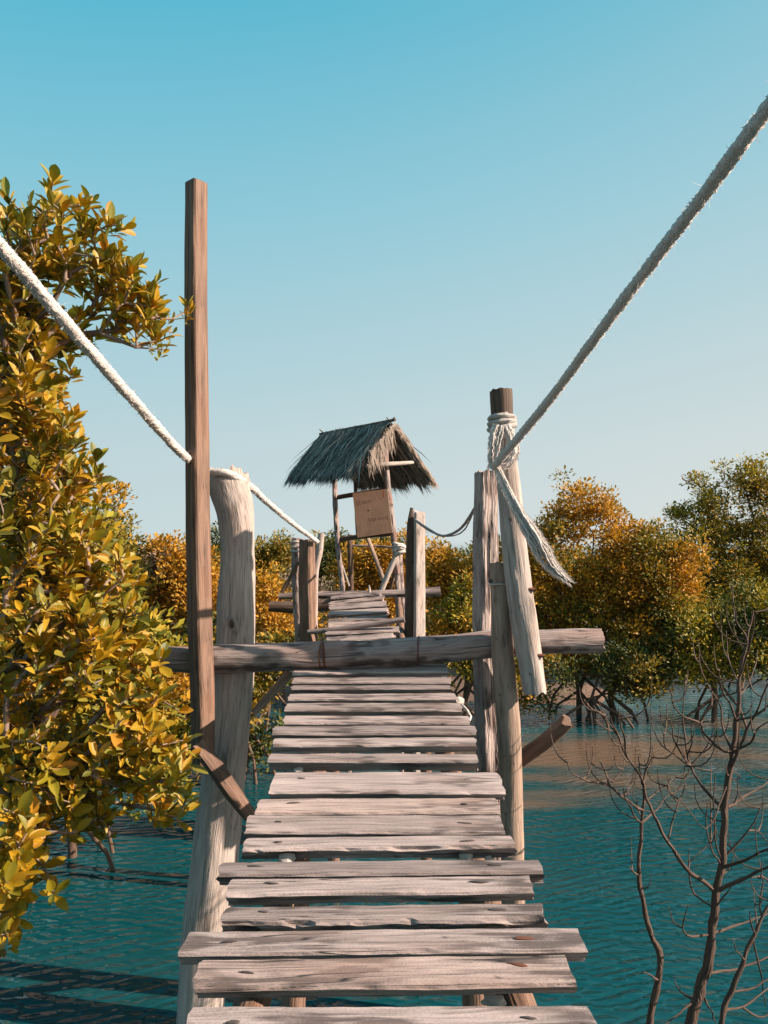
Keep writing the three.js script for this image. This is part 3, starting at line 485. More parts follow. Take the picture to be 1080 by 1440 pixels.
  for (const u of [.05, .5, .95]) for (const s of [-1, 1]) { const p = B.clone().addScaledVector(rd, u * ridgeL).add(V(0, -.06, 0)); bar('rafter', [p, p.clone().addScaledVector(pp, s * half * .85).add(V(0, -rise * .85, 0))], [.025, .022], M.logWarm, 140 + u * 10 + s); }
  bar('tie_beam', [P(514, 655, 11.2), P(548, 652.5, 11.3), P(580, 650.5, 11.75)], [.032, .035, .03], M.log, 151, tw, { ref: V(0, 1, 0) });
  const q = (arr, Z) => arr.map(a => P(a[0], a[1], a[2] ?? Z)), leg = (arr, Z, r, mat, seed) => { const pts = q(arr, Z), e = pts[pts.length - 1].clone(), f = pts[pts.length - 2], k = (e.y + .5) / Math.max(.01, f.y - e.y) * .35; pts.push(V(e.x + (e.x - f.x) * k, -.5, e.z)); bar('post', pts, pts.map(() => r), mat, seed); };
  leg([[541, 606, 11.55], [544, 670, 11.42], [551, 730], [557, 790], [560, 840]], 11.4, .046, M.beam, 161);
  leg([[470, 668], [472, 720], [476, 775], [482, 832]], 11.72, .04, M.logGrey, 163);
  leg([[492, 752], [493, 800], [494, 840]], 12.5, .045, M.bark, 165);
  leg([[562, 780], [565, 830], [566, 845]], 12.9, .045, M.logGrey, 167);
  bar('far_post', q([[500, 640], [500, 690], [503, 752]], 13.1), [.035, .035, .035], M.bark, 168);
  bar('rail', q([[473, 699.5, 11.74], [510, 693.5, 11.6], [545, 688, 11.46]]), [.036, .038, .036], M.bark, 171, tw, { ref: V(0, 1, 0) });
  bar('rail', q([[476, 758.5, 11.74], [515, 753.5, 11.6], [557, 750, 11.46]]), [.036, .038, .036], M.bark, 173, tw, { ref: V(0, 1, 0) });
  bar('rail', q([[494, 767, 12.5], [530, 768, 12.4], [562, 771, 12.3]]), [.02, .02, .02], M.logGrey, 175, tw, { ref: V(0, 1, 0) });
  bar('brace', q([[516, 754, 11.8], [527, 782, 11.7], [540, 818, 11.6]]), [.03, .034, .034], M.logWarm, 177);
  bar('brace', q([[560, 776, 11.35], [548, 802, 11.3], [535, 834, 11.3]]), [.04, .042, .04], M.log, 179);
  bar('brace', q([[472, 767, 11.95], [481, 795, 12], [491, 824, 12.1]]), [.016, .018, .016], M.log, 181);
  bar('brace', q([[561, 780, 11.6], [555, 804, 11.7], [549, 830, 11.8]]), [.026, .026, .024], M.bark, 183);
  { const c = P(562, 772, 11.3); for (let k = 0; k < 4; k++) { const g = new THREE.TorusGeometry(.07 + .012 * R(), .022, 7, 22), p = g.attributes.position; for (let i = 0; i < p.count; i++) { const f = 1 + .25 * n3(p.getX(i) * 20 + k * 4, p.getY(i) * 20, p.getZ(i) * 20); p.setXYZ(i, p.getX(i) * f, p.getY(i) * f, p.getZ(i) * f); } g.computeVertexNormals(); g.rotateX(1.2 + .5 * R()); g.rotateZ((R() - .5) * .9); g.translate(c.x + (R() - .5) * .05, c.y - .06 + k * .045, c.z); part('lashing', g, M.rope, tw); } }
  // floor of the lookout
  for (let k = 0; k < 5; k++) { const a = P(482 + k, 838, 11.9 + k * .2), b = P(566 - k, 836, 11.5 + k * .2); part('floor_board', plankGeo(a, b, V(.02, 0, -.17), .03, 190 + k, { N: 8 }), M.plank[k % 4], tw); }

  // hand-lettered board hung between the rails
  const c = document.createElement('canvas'); c.width = 384; c.height = 480; const x = c.getContext('2d');
  x.fillStyle = '#a87a62'; x.fillRect(0, 0, 384, 480);
  const RR2 = rng(17);
  for (let k = 0; k < 900; k++) { const d = RR2(); x.fillStyle = d < .5 ? 'rgba(120,80,60,.10)' : 'rgba(225,190,165,.10)'; x.fillRect(RR2() * 384, RR2() * 480, 1 + RR2() * 3, 30 + RR2() * 150); }
  for (let k = 0; k < 60; k++) { x.fillStyle = 'rgba(110,62,45,.06)'; x.beginPath(); x.arc(RR2() * 384, RR2() * 480, 8 + RR2() * 40, 0, 7); x.fill(); }
  x.fillStyle = 'rgba(70,28,20,.9)'; x.font = '58px serif'; x.save(); x.translate(28, 132); x.rotate(-.03); x.fillText('(Zano', 0, 0); x.restore();
  x.save(); x.translate(138, 325); x.rotate(.02); x.font = '56px serif'; x.fillText('tap-arra', 0, 0); x.restore();
  x.beginPath(); x.ellipse(150, 208, 13, 8, 0, 0, 7); x.fill(); x.fillStyle = 'rgba(150,60,45,.6)'; x.fillRect(322, 12, 16, 80);
  const st = new THREE.CanvasTexture(c); st.colorSpace = THREE.SRGBColorSpace;
  const TL = P(496, 694, 11.4), TR = P(545, 687.5, 11.34), BL = P(503, 756, 11.4), BR = P(552, 749, 11.34);
  const nrm = TR.clone().sub(TL).cross(BL.clone().sub(TL)).normalize(); if (nrm.z < 0) nrm.negate();
  const off = nrm.clone().multiplyScalar(.012), pos = [], uv = []; const f4 = [TL, TR, BR, BL], uvs = [[0, 1], [1, 1], [1, 0], [0, 0]];
  const quad = (a, b, cc, d, u) => { for (const [p, w] of [[a, u[0]], [d, u[3]], [cc, u[2]], [a, u[0]], [cc, u[2]], [b, u[1]]]) { pos.push(p.x, p.y, p.z); uv.push(...w); } };
  const F = f4.map(p => p.clone().add(off)), K = f4.map(p => p.clone().sub(off)), z4 = [[.01, .01], [.02, .01], [.02, .02], [.01, .02]];
  const fg = new THREE.BufferGeometry(); quad(F[0], F[1], F[2], F[3], uvs);
  fg.setAttribute('position', new THREE.Float32BufferAttribute(pos.slice(), 3)); fg.setAttribute('uv', new THREE.Float32BufferAttribute(uv.slice(), 2)); fg.computeVertexNormals();
  pos.length = uv.length = 0; quad(K[1], K[0], K[3], K[2], z4); for (let i = 0; i < 4; i++) { const j = (i + 1) % 4; quad(K[i], K[j], F[j], F[i], z4); }
  const kg = new THREE.BufferGeometry(); kg.setAttribute('position', new THREE.Float32BufferAttribute(pos, 3)); kg.setAttribute('uv', new THREE.Float32BufferAttribute(uv, 2)); kg.computeVertexNormals();
  const sg = thing('sign_board', 'tan plywood board with faded hand lettering hung between the tower rails', 'sign', BL.clone());
  part('painted_face', fg, new THREE.MeshStandardMaterial({ map: st, roughness: .8 }), sg); part('board', kg, new THREE.MeshStandardMaterial({ color: new THREE.Color().setRGB(.5, .38, .29), roughness: .85, side: THREE.DoubleSide }), sg);
}

// ---------------------------------------------------------------- trees
// skeleton: every leaf tip joins the branch that reaches it most directly
function skeleton(root, tips, o = {}) {
  const { seed = 1, k = .35, seg = .28, r0 = .006, stem = [], pipe = 2.35, rmax = .12 } = o, R = rng(seed), nodes = [{ p: root, par: -1, d: 0 }];
  let prev = 0; for (const s of stem) { nodes.push({ p: s, par: prev, d: nodes[prev].d + s.distanceTo(nodes[prev].p) }); prev = nodes.length - 1; }
  const order = tips.map((t, i) => [t.distanceTo(stem.length ? stem[stem.length - 1] : root), i]).sort((a, b) => a[0] - b[0]), ends = [];
  for (const [, ti] of order) {
    const t = tips[ti]; let best = -1, bc = 1e9;
    for (let i = stem.length ? 1 : 0; i < nodes.length; i++) { const n = nodes[i], up = t.y < n.p.y - .1 ? .6 : 0, c = n.p.distanceTo(t) * (1 + up) + k * n.d; if (c < bc) { bc = c; best = i; } }
    const a = nodes[best].p, L = a.distanceTo(t), n = Math.max(1, Math.round(L / seg)), sag = V((R() - .5), .35 + R() * .3, (R() - .5)).multiplyScalar(L * .16); let par = best;
    for (let q = 1; q <= n; q++) { const f = q / n, w = Math.sin(f * Math.PI), p = a.clone().lerp(t, f).addScaledVector(sag, -w).add(V(R() - .5, R() - .5, R() - .5).multiplyScalar(q === n ? 0 : seg * .22)); nodes.push({ p, par, d: nodes[par].d + p.distanceTo(nodes[par].p) }); par = nodes.length - 1; }
    ends.push([ti, par]);
  }
  const acc = new Float64Array(nodes.length); for (const [, e] of ends) acc[e] += Math.pow(r0, pipe);
  for (let i = nodes.length - 1; i > 0; i--) acc[nodes[i].par] += acc[i] || Math.pow(r0, pipe);
  nodes.forEach((n, i) => n.r = Math.min(rmax, Math.pow(Math.max(acc[i], Math.pow(r0, pipe)), 1 / pipe)));
  const dirs = []; for (const [ti, e] of ends) dirs[ti] = nodes[e].p.clone().sub(nodes[nodes[e].par].p).normalize();
  return { nodes, dirs };
}
function woodOf(sk, thick, sidesBig = 8, sidesSmall = 4) {
  const big = new MB(), small = new MB();
  sk.nodes.forEach(n => { if (n.par < 0) return; const p = sk.nodes[n.par], B = n.r > thick; (B ? big : small).tube([p.p, n.p], [Math.min(p.r, n.r * 1.5), n.r], B ? sidesBig : sidesSmall); });
  return [big.build(), small.build()];
}
const GOLD = [[0.5486, 0.2654, 0.008848], [0.4866, 0.2521, 0.008848], [0.6194, 0.292, 0.01239], [0.4159, 0.2345, 0.01062], [0.3539, 0.2167, 0.01239]], OLIVE = [[0.2686, 0.1975, 0.01106], [0.3397, 0.2133, 0.00948], [0.1896, 0.158, 0.01185], [0.4266, 0.2291, 0.00948], [0.1185, 0.1185, 0.01264]], GREEN = [[0.06399, 0.09065, 0.01493], [0.09599, 0.112, 0.016], [0.04266, 0.06932, 0.01493], [0.192, 0.1546, 0.016], [0.128, 0.128, 0.01493]], LEAFY = [[.32, .26, .012], [.40, .29, .012], [.23, .21, .014], [.46, .30, .012], [.14, .15, .014]], ASH = [[0.2607, 0.1975, 0.1422], [0.2054, 0.1501, 0.1027], [0.158, 0.1264, 0.0711], [0.3002, 0.2133, 0.1185]];
const leafMat = new THREE.MeshPhysicalMaterial({ vertexColors: true, roughness: .75, specularIntensity: .5, side: THREE.DoubleSide, transmission: .42, thickness: 0 });
function leafCloud(tips, dirs, o) {
  const { seed, per, spread, len, palette, mixPalette, mixF = .3 } = o, R = rng(seed), mb = new MB();
  tips.forEach((t, ti) => {
    const own = n3(t.x * .9 + seed, t.y * .9, t.z * .9) > mixF && mixPalette ? mixPalette : palette;
    for (let k = 0; k < per; k++) {
      const a = R() * 6.2832, c = R() * 2 - 1, s = Math.sqrt(1 - c * c), rr = spread * Math.pow(R(), .55), q = V(s * Math.cos(a), c * .75, s * Math.sin(a)), p = t.clone().addScaledVector(q, rr);
      const d = q.clone().multiplyScalar(.7).add(V(R() - .5, R() * .9 - .1, R() - .5)).normalize(), L = len * (.7 + .6 * R()), up = V(R() - .4, .45, R() - .35).normalize(), sd = d.clone().cross(up).normalize().multiplyScalar(L * .25), nn = sd.clone().cross(d).normalize(); if (nn.y < 0) { nn.negate(); sd.negate(); }
      const col = own[Math.floor(R() * own.length)], b = .8 + .4 * R(), cc = [col[0] * b, col[1] * b, col[2] * b], mid = p.clone().addScaledVector(d, L * .48);
      const A = mb.v(p, nn, 0, 0, cc), B = mb.v(mid.clone().add(sd).addScaledVector(nn, L * .07), nn.clone().addScaledVector(sd, -.35 / (L * .25)).normalize(), 0, 0, cc), C = mb.v(p.clone().addScaledVector(d, L).addScaledVector(nn, -L * .1), nn, 0, 0, cc), D = mb.v(mid.clone().sub(sd).addScaledVector(nn, L * .07), nn.clone().addScaledVector(sd, .35 / (L * .25)).normalize(), 0, 0, cc);
      mb.i.push(A, B, C, A, C, D);
    }
  });
  return mb.build();
}
// crown made of uneven clumps, given as [px, py, rx, ry] in photo pixels at distance Z
function mangrove(name, label, group, o) {
  const { base, Z, clumps, seed, palette, mix, mixF, n = 78, per = 62, spread = .27, len = .088, stems = 2, thick = .02, depth = .9, rz } = o, R = rng(seed), s = Z / FPX;
  const root = P(base, 900, Z); root.y = -.35;
  const tips = [];
  for (const [x, y, rx, ry, f = 1, dz = 0] of clumps) {
    const area = rx * ry * s * s, cnt = Math.max(4, Math.round(n * f * area / .5)), c = P(x, y, Z + dz), rzz = rz ?? Math.max(.35, Math.min(rx, ry * 1.2) * s * depth);
    for (let k = 0; k < cnt; k++) { const a = R() * 6.2832, cc = R() * 2 - 1, sn = Math.sqrt(1 - cc * cc), r = R() < .13 ? 1 + .32 * R() : Math.pow(R(), .42); const p = c.clone().add(V(sn * Math.cos(a) * rx * s * r, cc * ry * s * r, sn * Math.sin(a) * rzz * r)); if (n3(p.x * 1.1 + seed, p.y * 1.1, p.z * 1.1) > -.24 && p.y > .25) tips.push(p); }
  }
  const t = thing(name, label, 'tree', V(root.x, 0, root.z), group), cx = tips.reduce((q, p) => q.add(p), V(0, 0, 0)).multiplyScalar(1 / tips.length);
  const skTips = tips.filter((_, i) => i % 2 === 0);
  const stem = [V(root.x + (R() - .5) * .3, .5, root.z + (R() - .5) * .3), V(root.x * .7 + cx.x * .3, .95, root.z)];
  const sk = skeleton(root, skTips, { seed, k: .42, seg: .35, r0: .0062, stem, rmax: .085 });
  const [w1, w2] = woodOf(sk, thick, 7, 3);
  const legs = new MB(); // prop roots and side stems
  for (let k = 0; k < stems + 3; k++) { const a = R() * 6.28, rr = .35 + .6 * R(), top = stem[R() < .6 ? 0 : 1], b = V(root.x + Math.cos(a) * rr, -.35, root.z + Math.sin(a) * rr); legs.tube([b, b.clone().lerp(top, .45).add(V(Math.cos(a) * .1, .12, Math.sin(a) * .1)), top], [.022, .026, .03], 6); }
  part('trunk', w1, M.bark, t); part('branches', w2, M.bark, t, 'stuff'); part('prop_roots', legs.build(), M.bark, t);
  part('crown', leafCloud(tips, null, { seed: seed + 5, per, spread, len, palette, mixPalette: mix, mixF }), leafMat, t, 'stuff');
  return t;
}
const far = 'mangroves along the far bank';
mangrove('mangrove_tree', 'golden tall mangrove with a feathery top behind the trailing rope tuft', far, { base: 812, Z: 16, seed: 201, palette: GOLD, mix: OLIVE, mixF: .05, clumps: [[812, 715, 50, 38, .9], [770, 745, 32, 34], [850, 735, 26, 28, .8], [800, 790, 62, 48], [770, 850, 48, 45], [830, 860, 52, 45], [790, 915, 50, 38, .8], [850, 920, 40, 38, .8], [745, 885, 30, 40]] });
mangrove('mangrove_tree', 'rounded bright orange mangrove between two taller trees', far, { base: 862, Z: 15.6, seed: 202, palette: GOLD, mix: OLIVE, mixF: .25, n: 90, clumps: [[950, 800, 36, 40], [865, 780, 34, 34], [905, 790, 52, 45], [880, 835, 45, 40], [930, 840, 45, 45], [900, 890, 50, 40], [905, 750, 28, 20, .5]] });
mangrove('mangrove_tree', 'tall loose olive mangrove beside the creek inlet', far, { base: 1035, Z: 18.6, seed: 203, palette: LEAFY, mix: OLIVE, mixF: -.05, per: 56, n: 92, clumps: [[1045, 850, 70, 50], [960, 850, 50, 45], [1000, 900, 60, 40], [1045, 668, 32, 26, .8], [1075, 700, 30, 40, .8], [985, 672, 14, 10, .8], [1000, 705, 34, 22, .7], [965, 722, 24, 16, .7], [1040, 740, 44, 32, .8], [985, 760, 48, 28, .9], [955, 778, 26, 22, .8], [1065, 790, 42, 40], [1000, 815, 50, 34], [1090, 850, 50, 50], [1130, 740, 45, 60, .6]] });
mangrove('mangrove_tree', 'dark green low mangrove overhanging the creek inlet', far, { base: 1000, Z: 15.2, seed: 204, palette: GREEN, mix: LEAFY, mixF: -.05, n: 95, clumps: [[1010, 925, 60, 30], [1070, 860, 50, 40], [985, 880, 52, 38], [940, 900, 40, 42], [1045, 890, 50, 40], [965, 935, 40, 26], [1090, 915, 40, 40], [910, 950, 32, 30]] });
mangrove('mangrove_tree', 'dark green mangrove thicket under the bright orange tree', far, { base: 838, Z: 15.0, seed: 205, palette: GREEN, mix: OLIVE, mixF: -.05, clumps: [[880, 925, 42, 30, .8], [835, 945, 36, 24, .7], [775, 950, 38, 28, .8], [900, 965, 38, 22, .7], [745, 985, 26, 22, .7], [925, 985, 20, 16, .6]] });
mangrove('mangrove_tree', 'wide golden mangrove between the split post and the far board post', far, { base: 650, Z: 16.5, seed: 206, palette: GOLD, clumps: [[655, 800, 52, 36], [625, 790, 30, 28], [695, 795, 45, 36], [740, 800, 35, 40], [620, 835, 36, 36], [660, 845, 45, 28], [648, 766, 22, 12, .6], [720, 855, 40, 40]] });
mangrove('mangrove_tree', 'dark green bush below the golden tree beside the split post', far, { base: 660, Z: 14.5, seed: 207, palette: LEAFY, mix: GOLD, mixF: .15, clumps: [[670, 845, 30, 34], [640, 880, 40, 32], [690, 900, 32, 42], [620, 900, 28, 24], [650, 930, 50, 28], [730, 930, 30, 36]] });
mangrove('mangrove_tree', 'golden mangrove seen through the tower legs', far, { base: 535, Z: 19, seed: 208, palette: GOLD, clumps: [[530, 800, 40, 36], [495, 805, 26, 32], [568, 790, 30, 42], [535, 845, 55, 28], [580, 760, 18, 14, .7]] });
mangrove('mangrove_tree', 'green topped mangrove behind the tower legs', far, { base: 480, Z: 21, seed: 209, palette: GREEN, mix: OLIVE, mixF: .1, clumps: [[480, 778, 34, 26], [455, 790, 30, 28], [520, 772, 30, 18], [550, 768, 24, 16], [470, 830, 40, 28]] });
mangrove('mangrove_tree', 'green rounded mangrove behind the cord-bound far post', far, { base: 390, Z: 20, seed: 210, palette: GREEN, mix: OLIVE, mixF: .1, clumps: [[385, 778, 30, 22], [412, 782, 26, 22], [360, 792, 22, 26], [395, 815, 38, 25, .6]] });
mangrove('mangrove_tree', 'greyish half bare mangrove left of the cord-bound far post', far, { base: 400, Z: 17.5, seed: 211, palette: ASH, mix: OLIVE, mixF: .15, per: 34, clumps: [[402, 815, 24, 22], [390, 850, 30, 28, .8], [450, 830, 20, 24, .8]] });
mangrove('mangrove_tree', 'narrow golden mangrove right behind the pale trunk post', far, { base: 372, Z: 14.5, seed: 212, palette: GOLD, mix: OLIVE, mixF: .22, clumps: [[372, 820, 18, 26], [378, 860, 26, 28], [400, 880, 26, 24, .8], [385, 905, 36, 28]] });
mangrove('mangrove_tree', 'wide golden mangrove between the tall pole and the near leafy tree', far, { base: 235, Z: 15.2, seed: 213, palette: GOLD, mix: ASH, mixF: .36, clumps: [[235, 800, 40, 36], [270, 795, 30, 34], [200, 805, 32, 30], [250, 850, 52, 36], [195, 860, 44, 40], [290, 850, 30, 46], [245, 905, 50, 34], [232, 768, 20, 12, .5]] });
mangrove('mangrove_tree', 'spire shaped golden mangrove just past the near leafy tree', far, { base: 155, Z: 13, seed: 214, palette: GOLD, mix: OLIVE, mixF: .12, clumps: [[158, 725, 24, 22, .9], [165, 694, 12, 8, .7], [150, 765, 36, 32], [120, 800, 45, 40], [165, 820, 36, 36], [90, 760, 40, 50], [60, 840, 50, 60]] });
mangrove('mangrove_tree', 'small dark green mangrove top between the pole and the trunk post', far, { base: 300, Z: 19, seed: 215, palette: GREEN, clumps: [[302, 770, 16, 22], [296, 795, 20, 20], [310, 755, 9, 8, .7]] });
mangrove('mangrove_tree', 'dark green bush low over the water behind the trunk post', far, { base: 340, Z: 11.5, seed: 216, palette: GREEN, mix: OLIVE, mixF: .24, len: .1, clumps: [[385, 965, 36, 40], [365, 1010, 30, 40], [330, 960, 36, 50], [390, 915, 30, 25], [275, 960, 40, 50], [365, 1060, 20, 24, .8], [290, 1040, 40, 40], [300, 900, 40, 40], [355, 1100, 10, 10, .6], [430, 930, 30, 30, .7]] });
mangrove('mangrove_tree', 'dark green mangrove in the shade behind the near leafy tree', far, { base: 110, Z: 8.6, seed: 217, palette: LEAFY, mix: GOLD, mixF: .1, len: .095, clumps: [[60, 960, 80, 70], [160, 990, 70, 60], [230, 960, 50, 60], [120, 1060, 80, 50], [30, 1070, 70, 50], [210, 1060, 40, 46], [230, 1120, 30, 24, .7], [110, 900, 90, 50], [-60, 980, 80, 90]] });
mangrove('mangrove_tree', 'golden mangrove pressed close behind the large near leafy mangrove', far, { base: -40, Z: 7.2, seed: 219, palette: GOLD, mix: LEAFY, mixF: .12, len: .1, clumps: [[0, 560, 75, 60], [30, 650, 80, 60], [60, 740, 85, 55], [90, 830, 95, 55], [20, 830, 90, 60], [120, 900, 90, 50], [-90, 650, 90, 90, .5], [-90, 830, 90, 80, .5], [0, 440, 60, 60, .6]] });
mangrove('mangrove_tree', 'broad mangrove beyond the creek inlet past the dead shrub', far, { base: 1230, Z: 19.5, seed: 218, palette: OLIVE, mix: GREEN, mixF: .1, clumps: [[1190, 720, 60, 60], [1260, 760, 70, 70], [1180, 830, 60, 60], [1250, 880, 80, 60], [1150, 915, 40, 36]] });
// the wood that closes the horizon
{
  const R = rng(301), tips = [];
  for (let k = 0; k < 1500; k++) { const Z = 26 + 16 * R(), px = -500 + 2000 * R(), p = P(px, 800, Z), h = 3.05 + .65 * n3(p.x * .35, 2, Z * .2) + .3 * n3(p.x * 1.3, 5, Z); p.y = h * Math.pow(R(), .6); tips.push(p); }
  const g = leafCloud(tips, null, { seed: 302, per: 40, spread: .75, len: .26, palette: GOLD, mixPalette: GREEN, mixF: .05 });
  const m = part('distant_wood', g, leafMat, null, 'stuff'); m.userData.label = 'distant mangrove wood closing the horizon'; m.userData.category = 'wood';
}

// ---------------------------------------------------------------- near leafy tree
{
  const root = V(-3.3, -.4, -5.4), R = rng(401);
  const blobs = [[70, 330, 105, 75, 1, 4.5], [150, 400, 72, 58, 1.25, 4.6], [208, 452, 46, 36, 1.5, 4.75], [25, 400, 60, 70, .8, 4.5], [45, 500, 62, 60, 1, 4.5], [45, 590, 70, 70, 1, 4.3], [88, 660, 50, 55, 1, 4.4], [40, 740, 80, 95, 1, 4.3], [110, 790, 70, 70, 1, 4.5], [160, 845, 60, 60, 1, 4.6], [145, 930, 78, 70, 1.2, 4.4], [50, 910, 90, 90, 1, 4.3], [200, 1005, 48, 56, 1.2, 4.3], [236, 1085, 46, 46, 1, 4.2], [150, 1070, 70, 55, .8, 4.3], [140, 1140, 70, 28, .8, 4.3], [45, 1060, 75, 75, .9, 4.2], [40, 1160, 60, 45, .9, 4.0], [22, 1230, 40, 46, 1, 3.9], [12, 1300, 28, 22, 1, 3.8], [222, 1145, 40, 16, .8, 4.3],
    [10, 450, 60, 60, .8, 4.6], [20, 560, 60, 60, .9, 4.5], [100, 470, 50, 40, .5, 4.6], [-120, 420, 100, 120, .3, 4.6], [-120, 660, 110, 120, .35, 4.5], [-120, 880, 110, 110, .35, 4.5], [-120, 1080, 100, 100, .35, 4.4]];
  const tips = [];
  for (const [x, y, rx, ry, f, Z] of blobs) {
    const cnt = Math.round(rx * ry / 235 * f * 2.5), s = Z / FPX;
    for (let k = 0; k < cnt; k++) { const a = R() * 6.2832, c = R() * 2 - 1, sn = Math.sqrt(1 - c * c), r = Math.pow(R(), .45), p = P(x, y, Z).add(V(sn * Math.cos(a) * rx * s * r, c * ry * s * r, sn * Math.sin(a) * Math.max(.28, rx * s) * r)); tips.push(p); }
  }
  tips.push(P(266, 436, 4.95), P(262, 428, 4.95), P(20, 1325, 3.75), P(232, 492, 4.75), P(75, 1255, 3.9));
  const t = thing('leafy_mangrove', 'large near mangrove with big glossy golden leaves behind the rising rope', 'tree', V(root.x, 0, root.z));
  const sk = skeleton(root, tips, { seed: 402, k: .3, seg: .16, r0: .0042, stem: [V(-3.2, .6, -5.3), V(-3.0, 1.4, -5.0), V(-2.85, 2.2, -4.75)], rmax: .1 });
  const [w1, w2] = woodOf(sk, .018, 9, 5);
  part('trunk', w1, M.bark, t); part('branches', w2, M.twig, t, 'stuff');
  // leaf blade: folded along the midrib, curled to the tip; base at the origin, pointing +z, unit length
  const blade = (curl, fold, wid) => {
    const g = new THREE.BufferGeometry(), pos = [], uv = [], idx = [], prof = [[0, .03], [.15, .09], [.35, .18], [.55, .235], [.77, .185], [.92, .085], [1, .0]];
    prof.forEach(([z, w]) => { const y = -curl * z * z + .06 * z; for (const s of [-1, -.5, 0, .5, 1]) { pos.push(s * w * wid, y + fold * Math.abs(s) * w, z); uv.push(s, z); } });
    for (let i = 0; i < prof.length - 1; i++) for (let j = 0; j < 4; j++) { const a = i * 5 + j, b = a + 5; idx.push(a, b, a + 1, a + 1, b, b + 1); }
    g.setAttribute('position', new THREE.Float32BufferAttribute(pos, 3)); g.setAttribute('uv', new THREE.Float32BufferAttribute(uv, 2)); g.setIndex(idx); g.computeVertexNormals(); return g;
  };
  const blades = [blade(.1, .3, .9), blade(.22, .4, .84), blade(.0, .25, 1), blade(-.1, .4, .82)];
  const tones = [[.47, .265, .006], [.41, .255, .006], [.54, .31, .01], [.30, .235, .008], [.22, .19, .011], [.46, .215, .008], [.13, .13, .013]], wts = [.18, .2, .08, .2, .16, .08, .1];
  const pick = () => { let q = R(), i = 0; while (i < 6 && q > wts[i]) q -= wts[i++]; return i; };
  const mats = tones.map(c => new THREE.MeshPhysicalMaterial({ color: new THREE.Color().setRGB(...c), roughness: .5, specularIntensity: .7, side: THREE.DoubleSide, transmission: .45, thickness: 0 }));
  const restMat = new THREE.MeshPhysicalMaterial({ vertexColors: true, roughness: .5, specularIntensity: .7, side: THREE.DoubleSide, transmission: .45, thickness: 0 });
  const leaves = [];
  tips.forEach((p, i) => {
    const ax = (sk.dirs[i] ?? V(0, 1, 0)).clone().multiplyScalar(.6).add(V(.25 + (R() - .5) * .5, .75, .25 + (R() - .5) * .5)).normalize();
    const u = ax.clone().cross(V(.3, .1, .9)).normalize(), w = ax.clone().cross(u), n = 6 + Math.floor(R() * 5), ph = R() * 6.28, size = .070 + .050 * R();
    for (let k = 0; k < n; k++) {
      const a = ph + k * 2.4, tilt = .2 + .95 * k / n + .45 * R(), dir = ax.clone().multiplyScalar(Math.cos(tilt)).addScaledVector(u, Math.sin(tilt) * Math.cos(a)).addScaledVector(w, Math.sin(tilt) * Math.sin(a)).normalize();
      const side = dir.clone().cross(ax).normalize().addScaledVector(ax, (R() - .5) * .5).normalize(), up = dir.clone().cross(side).normalize().negate(); if (up.dot(ax) < 0) { up.negate(); side.negate(); }
      const sx = up.clone().cross(dir).normalize(), L = size * (.6 + .75 * R()), m = new THREE.Matrix4().makeBasis(sx.multiplyScalar(L), dir.clone().cross(sx).normalize().multiplyScalar(L), dir.clone().multiplyScalar(L));
      const st = p.clone().addScaledVector(ax, -.02 * R() - .09 * k / n).addScaledVector(dir, .008); m.setPosition(st);
      leaves.push({ m, v: Math.floor(R() * 4), c: pick(), p: st.clone().addScaledVector(dir, L * .5), L });
    }
  });
  const score = l => { const Z = -l.p.z, px = 540 + l.p.x / Z * FPX; return px > -5 ? l.L / Z + (Z < 4.15 ? .01 : 0) : -1; };
  leaves.sort((a, b) => score(b) - score(a));
  const mb = { p: [], n: [], c: [], i: [] }, q = V(0, 0, 0), nm = new THREE.Matrix3();
  leaves.forEach((l, i) => {
    if (i < 300) { const me = new THREE.Mesh(blades[l.v], mats[l.c]); me.name = 'leaf'; me.castShadow = me.receiveShadow = true; l.m.decompose(me.position, me.quaternion, me.scale); me.position.sub(origin.get(t)); t.add(me); return; }
    const g = blades[l.v], P0 = g.attributes.position, N0 = g.attributes.normal, o = mb.p.length / 3; nm.getNormalMatrix(l.m);
    for (let k = 0; k < P0.count; k++) { q.fromBufferAttribute(P0, k).applyMatrix4(l.m); mb.p.push(q.x, q.y, q.z); q.fromBufferAttribute(N0, k).applyMatrix3(nm).normalize(); mb.n.push(q.x, q.y, q.z); mb.c.push(...tones[l.c]); }
    for (const k of g.index.array) mb.i.push(k + o);
  });
  const g = new THREE.BufferGeometry(); g.setAttribute('position', new THREE.Float32BufferAttribute(mb.p, 3)); g.setAttribute('normal', new THREE.Float32BufferAttribute(mb.n, 3)); g.setAttribute('color', new THREE.Float32BufferAttribute(mb.c, 3)); g.setIndex(mb.i);
  part('crown', g, restMat, t, 'stuff');
}

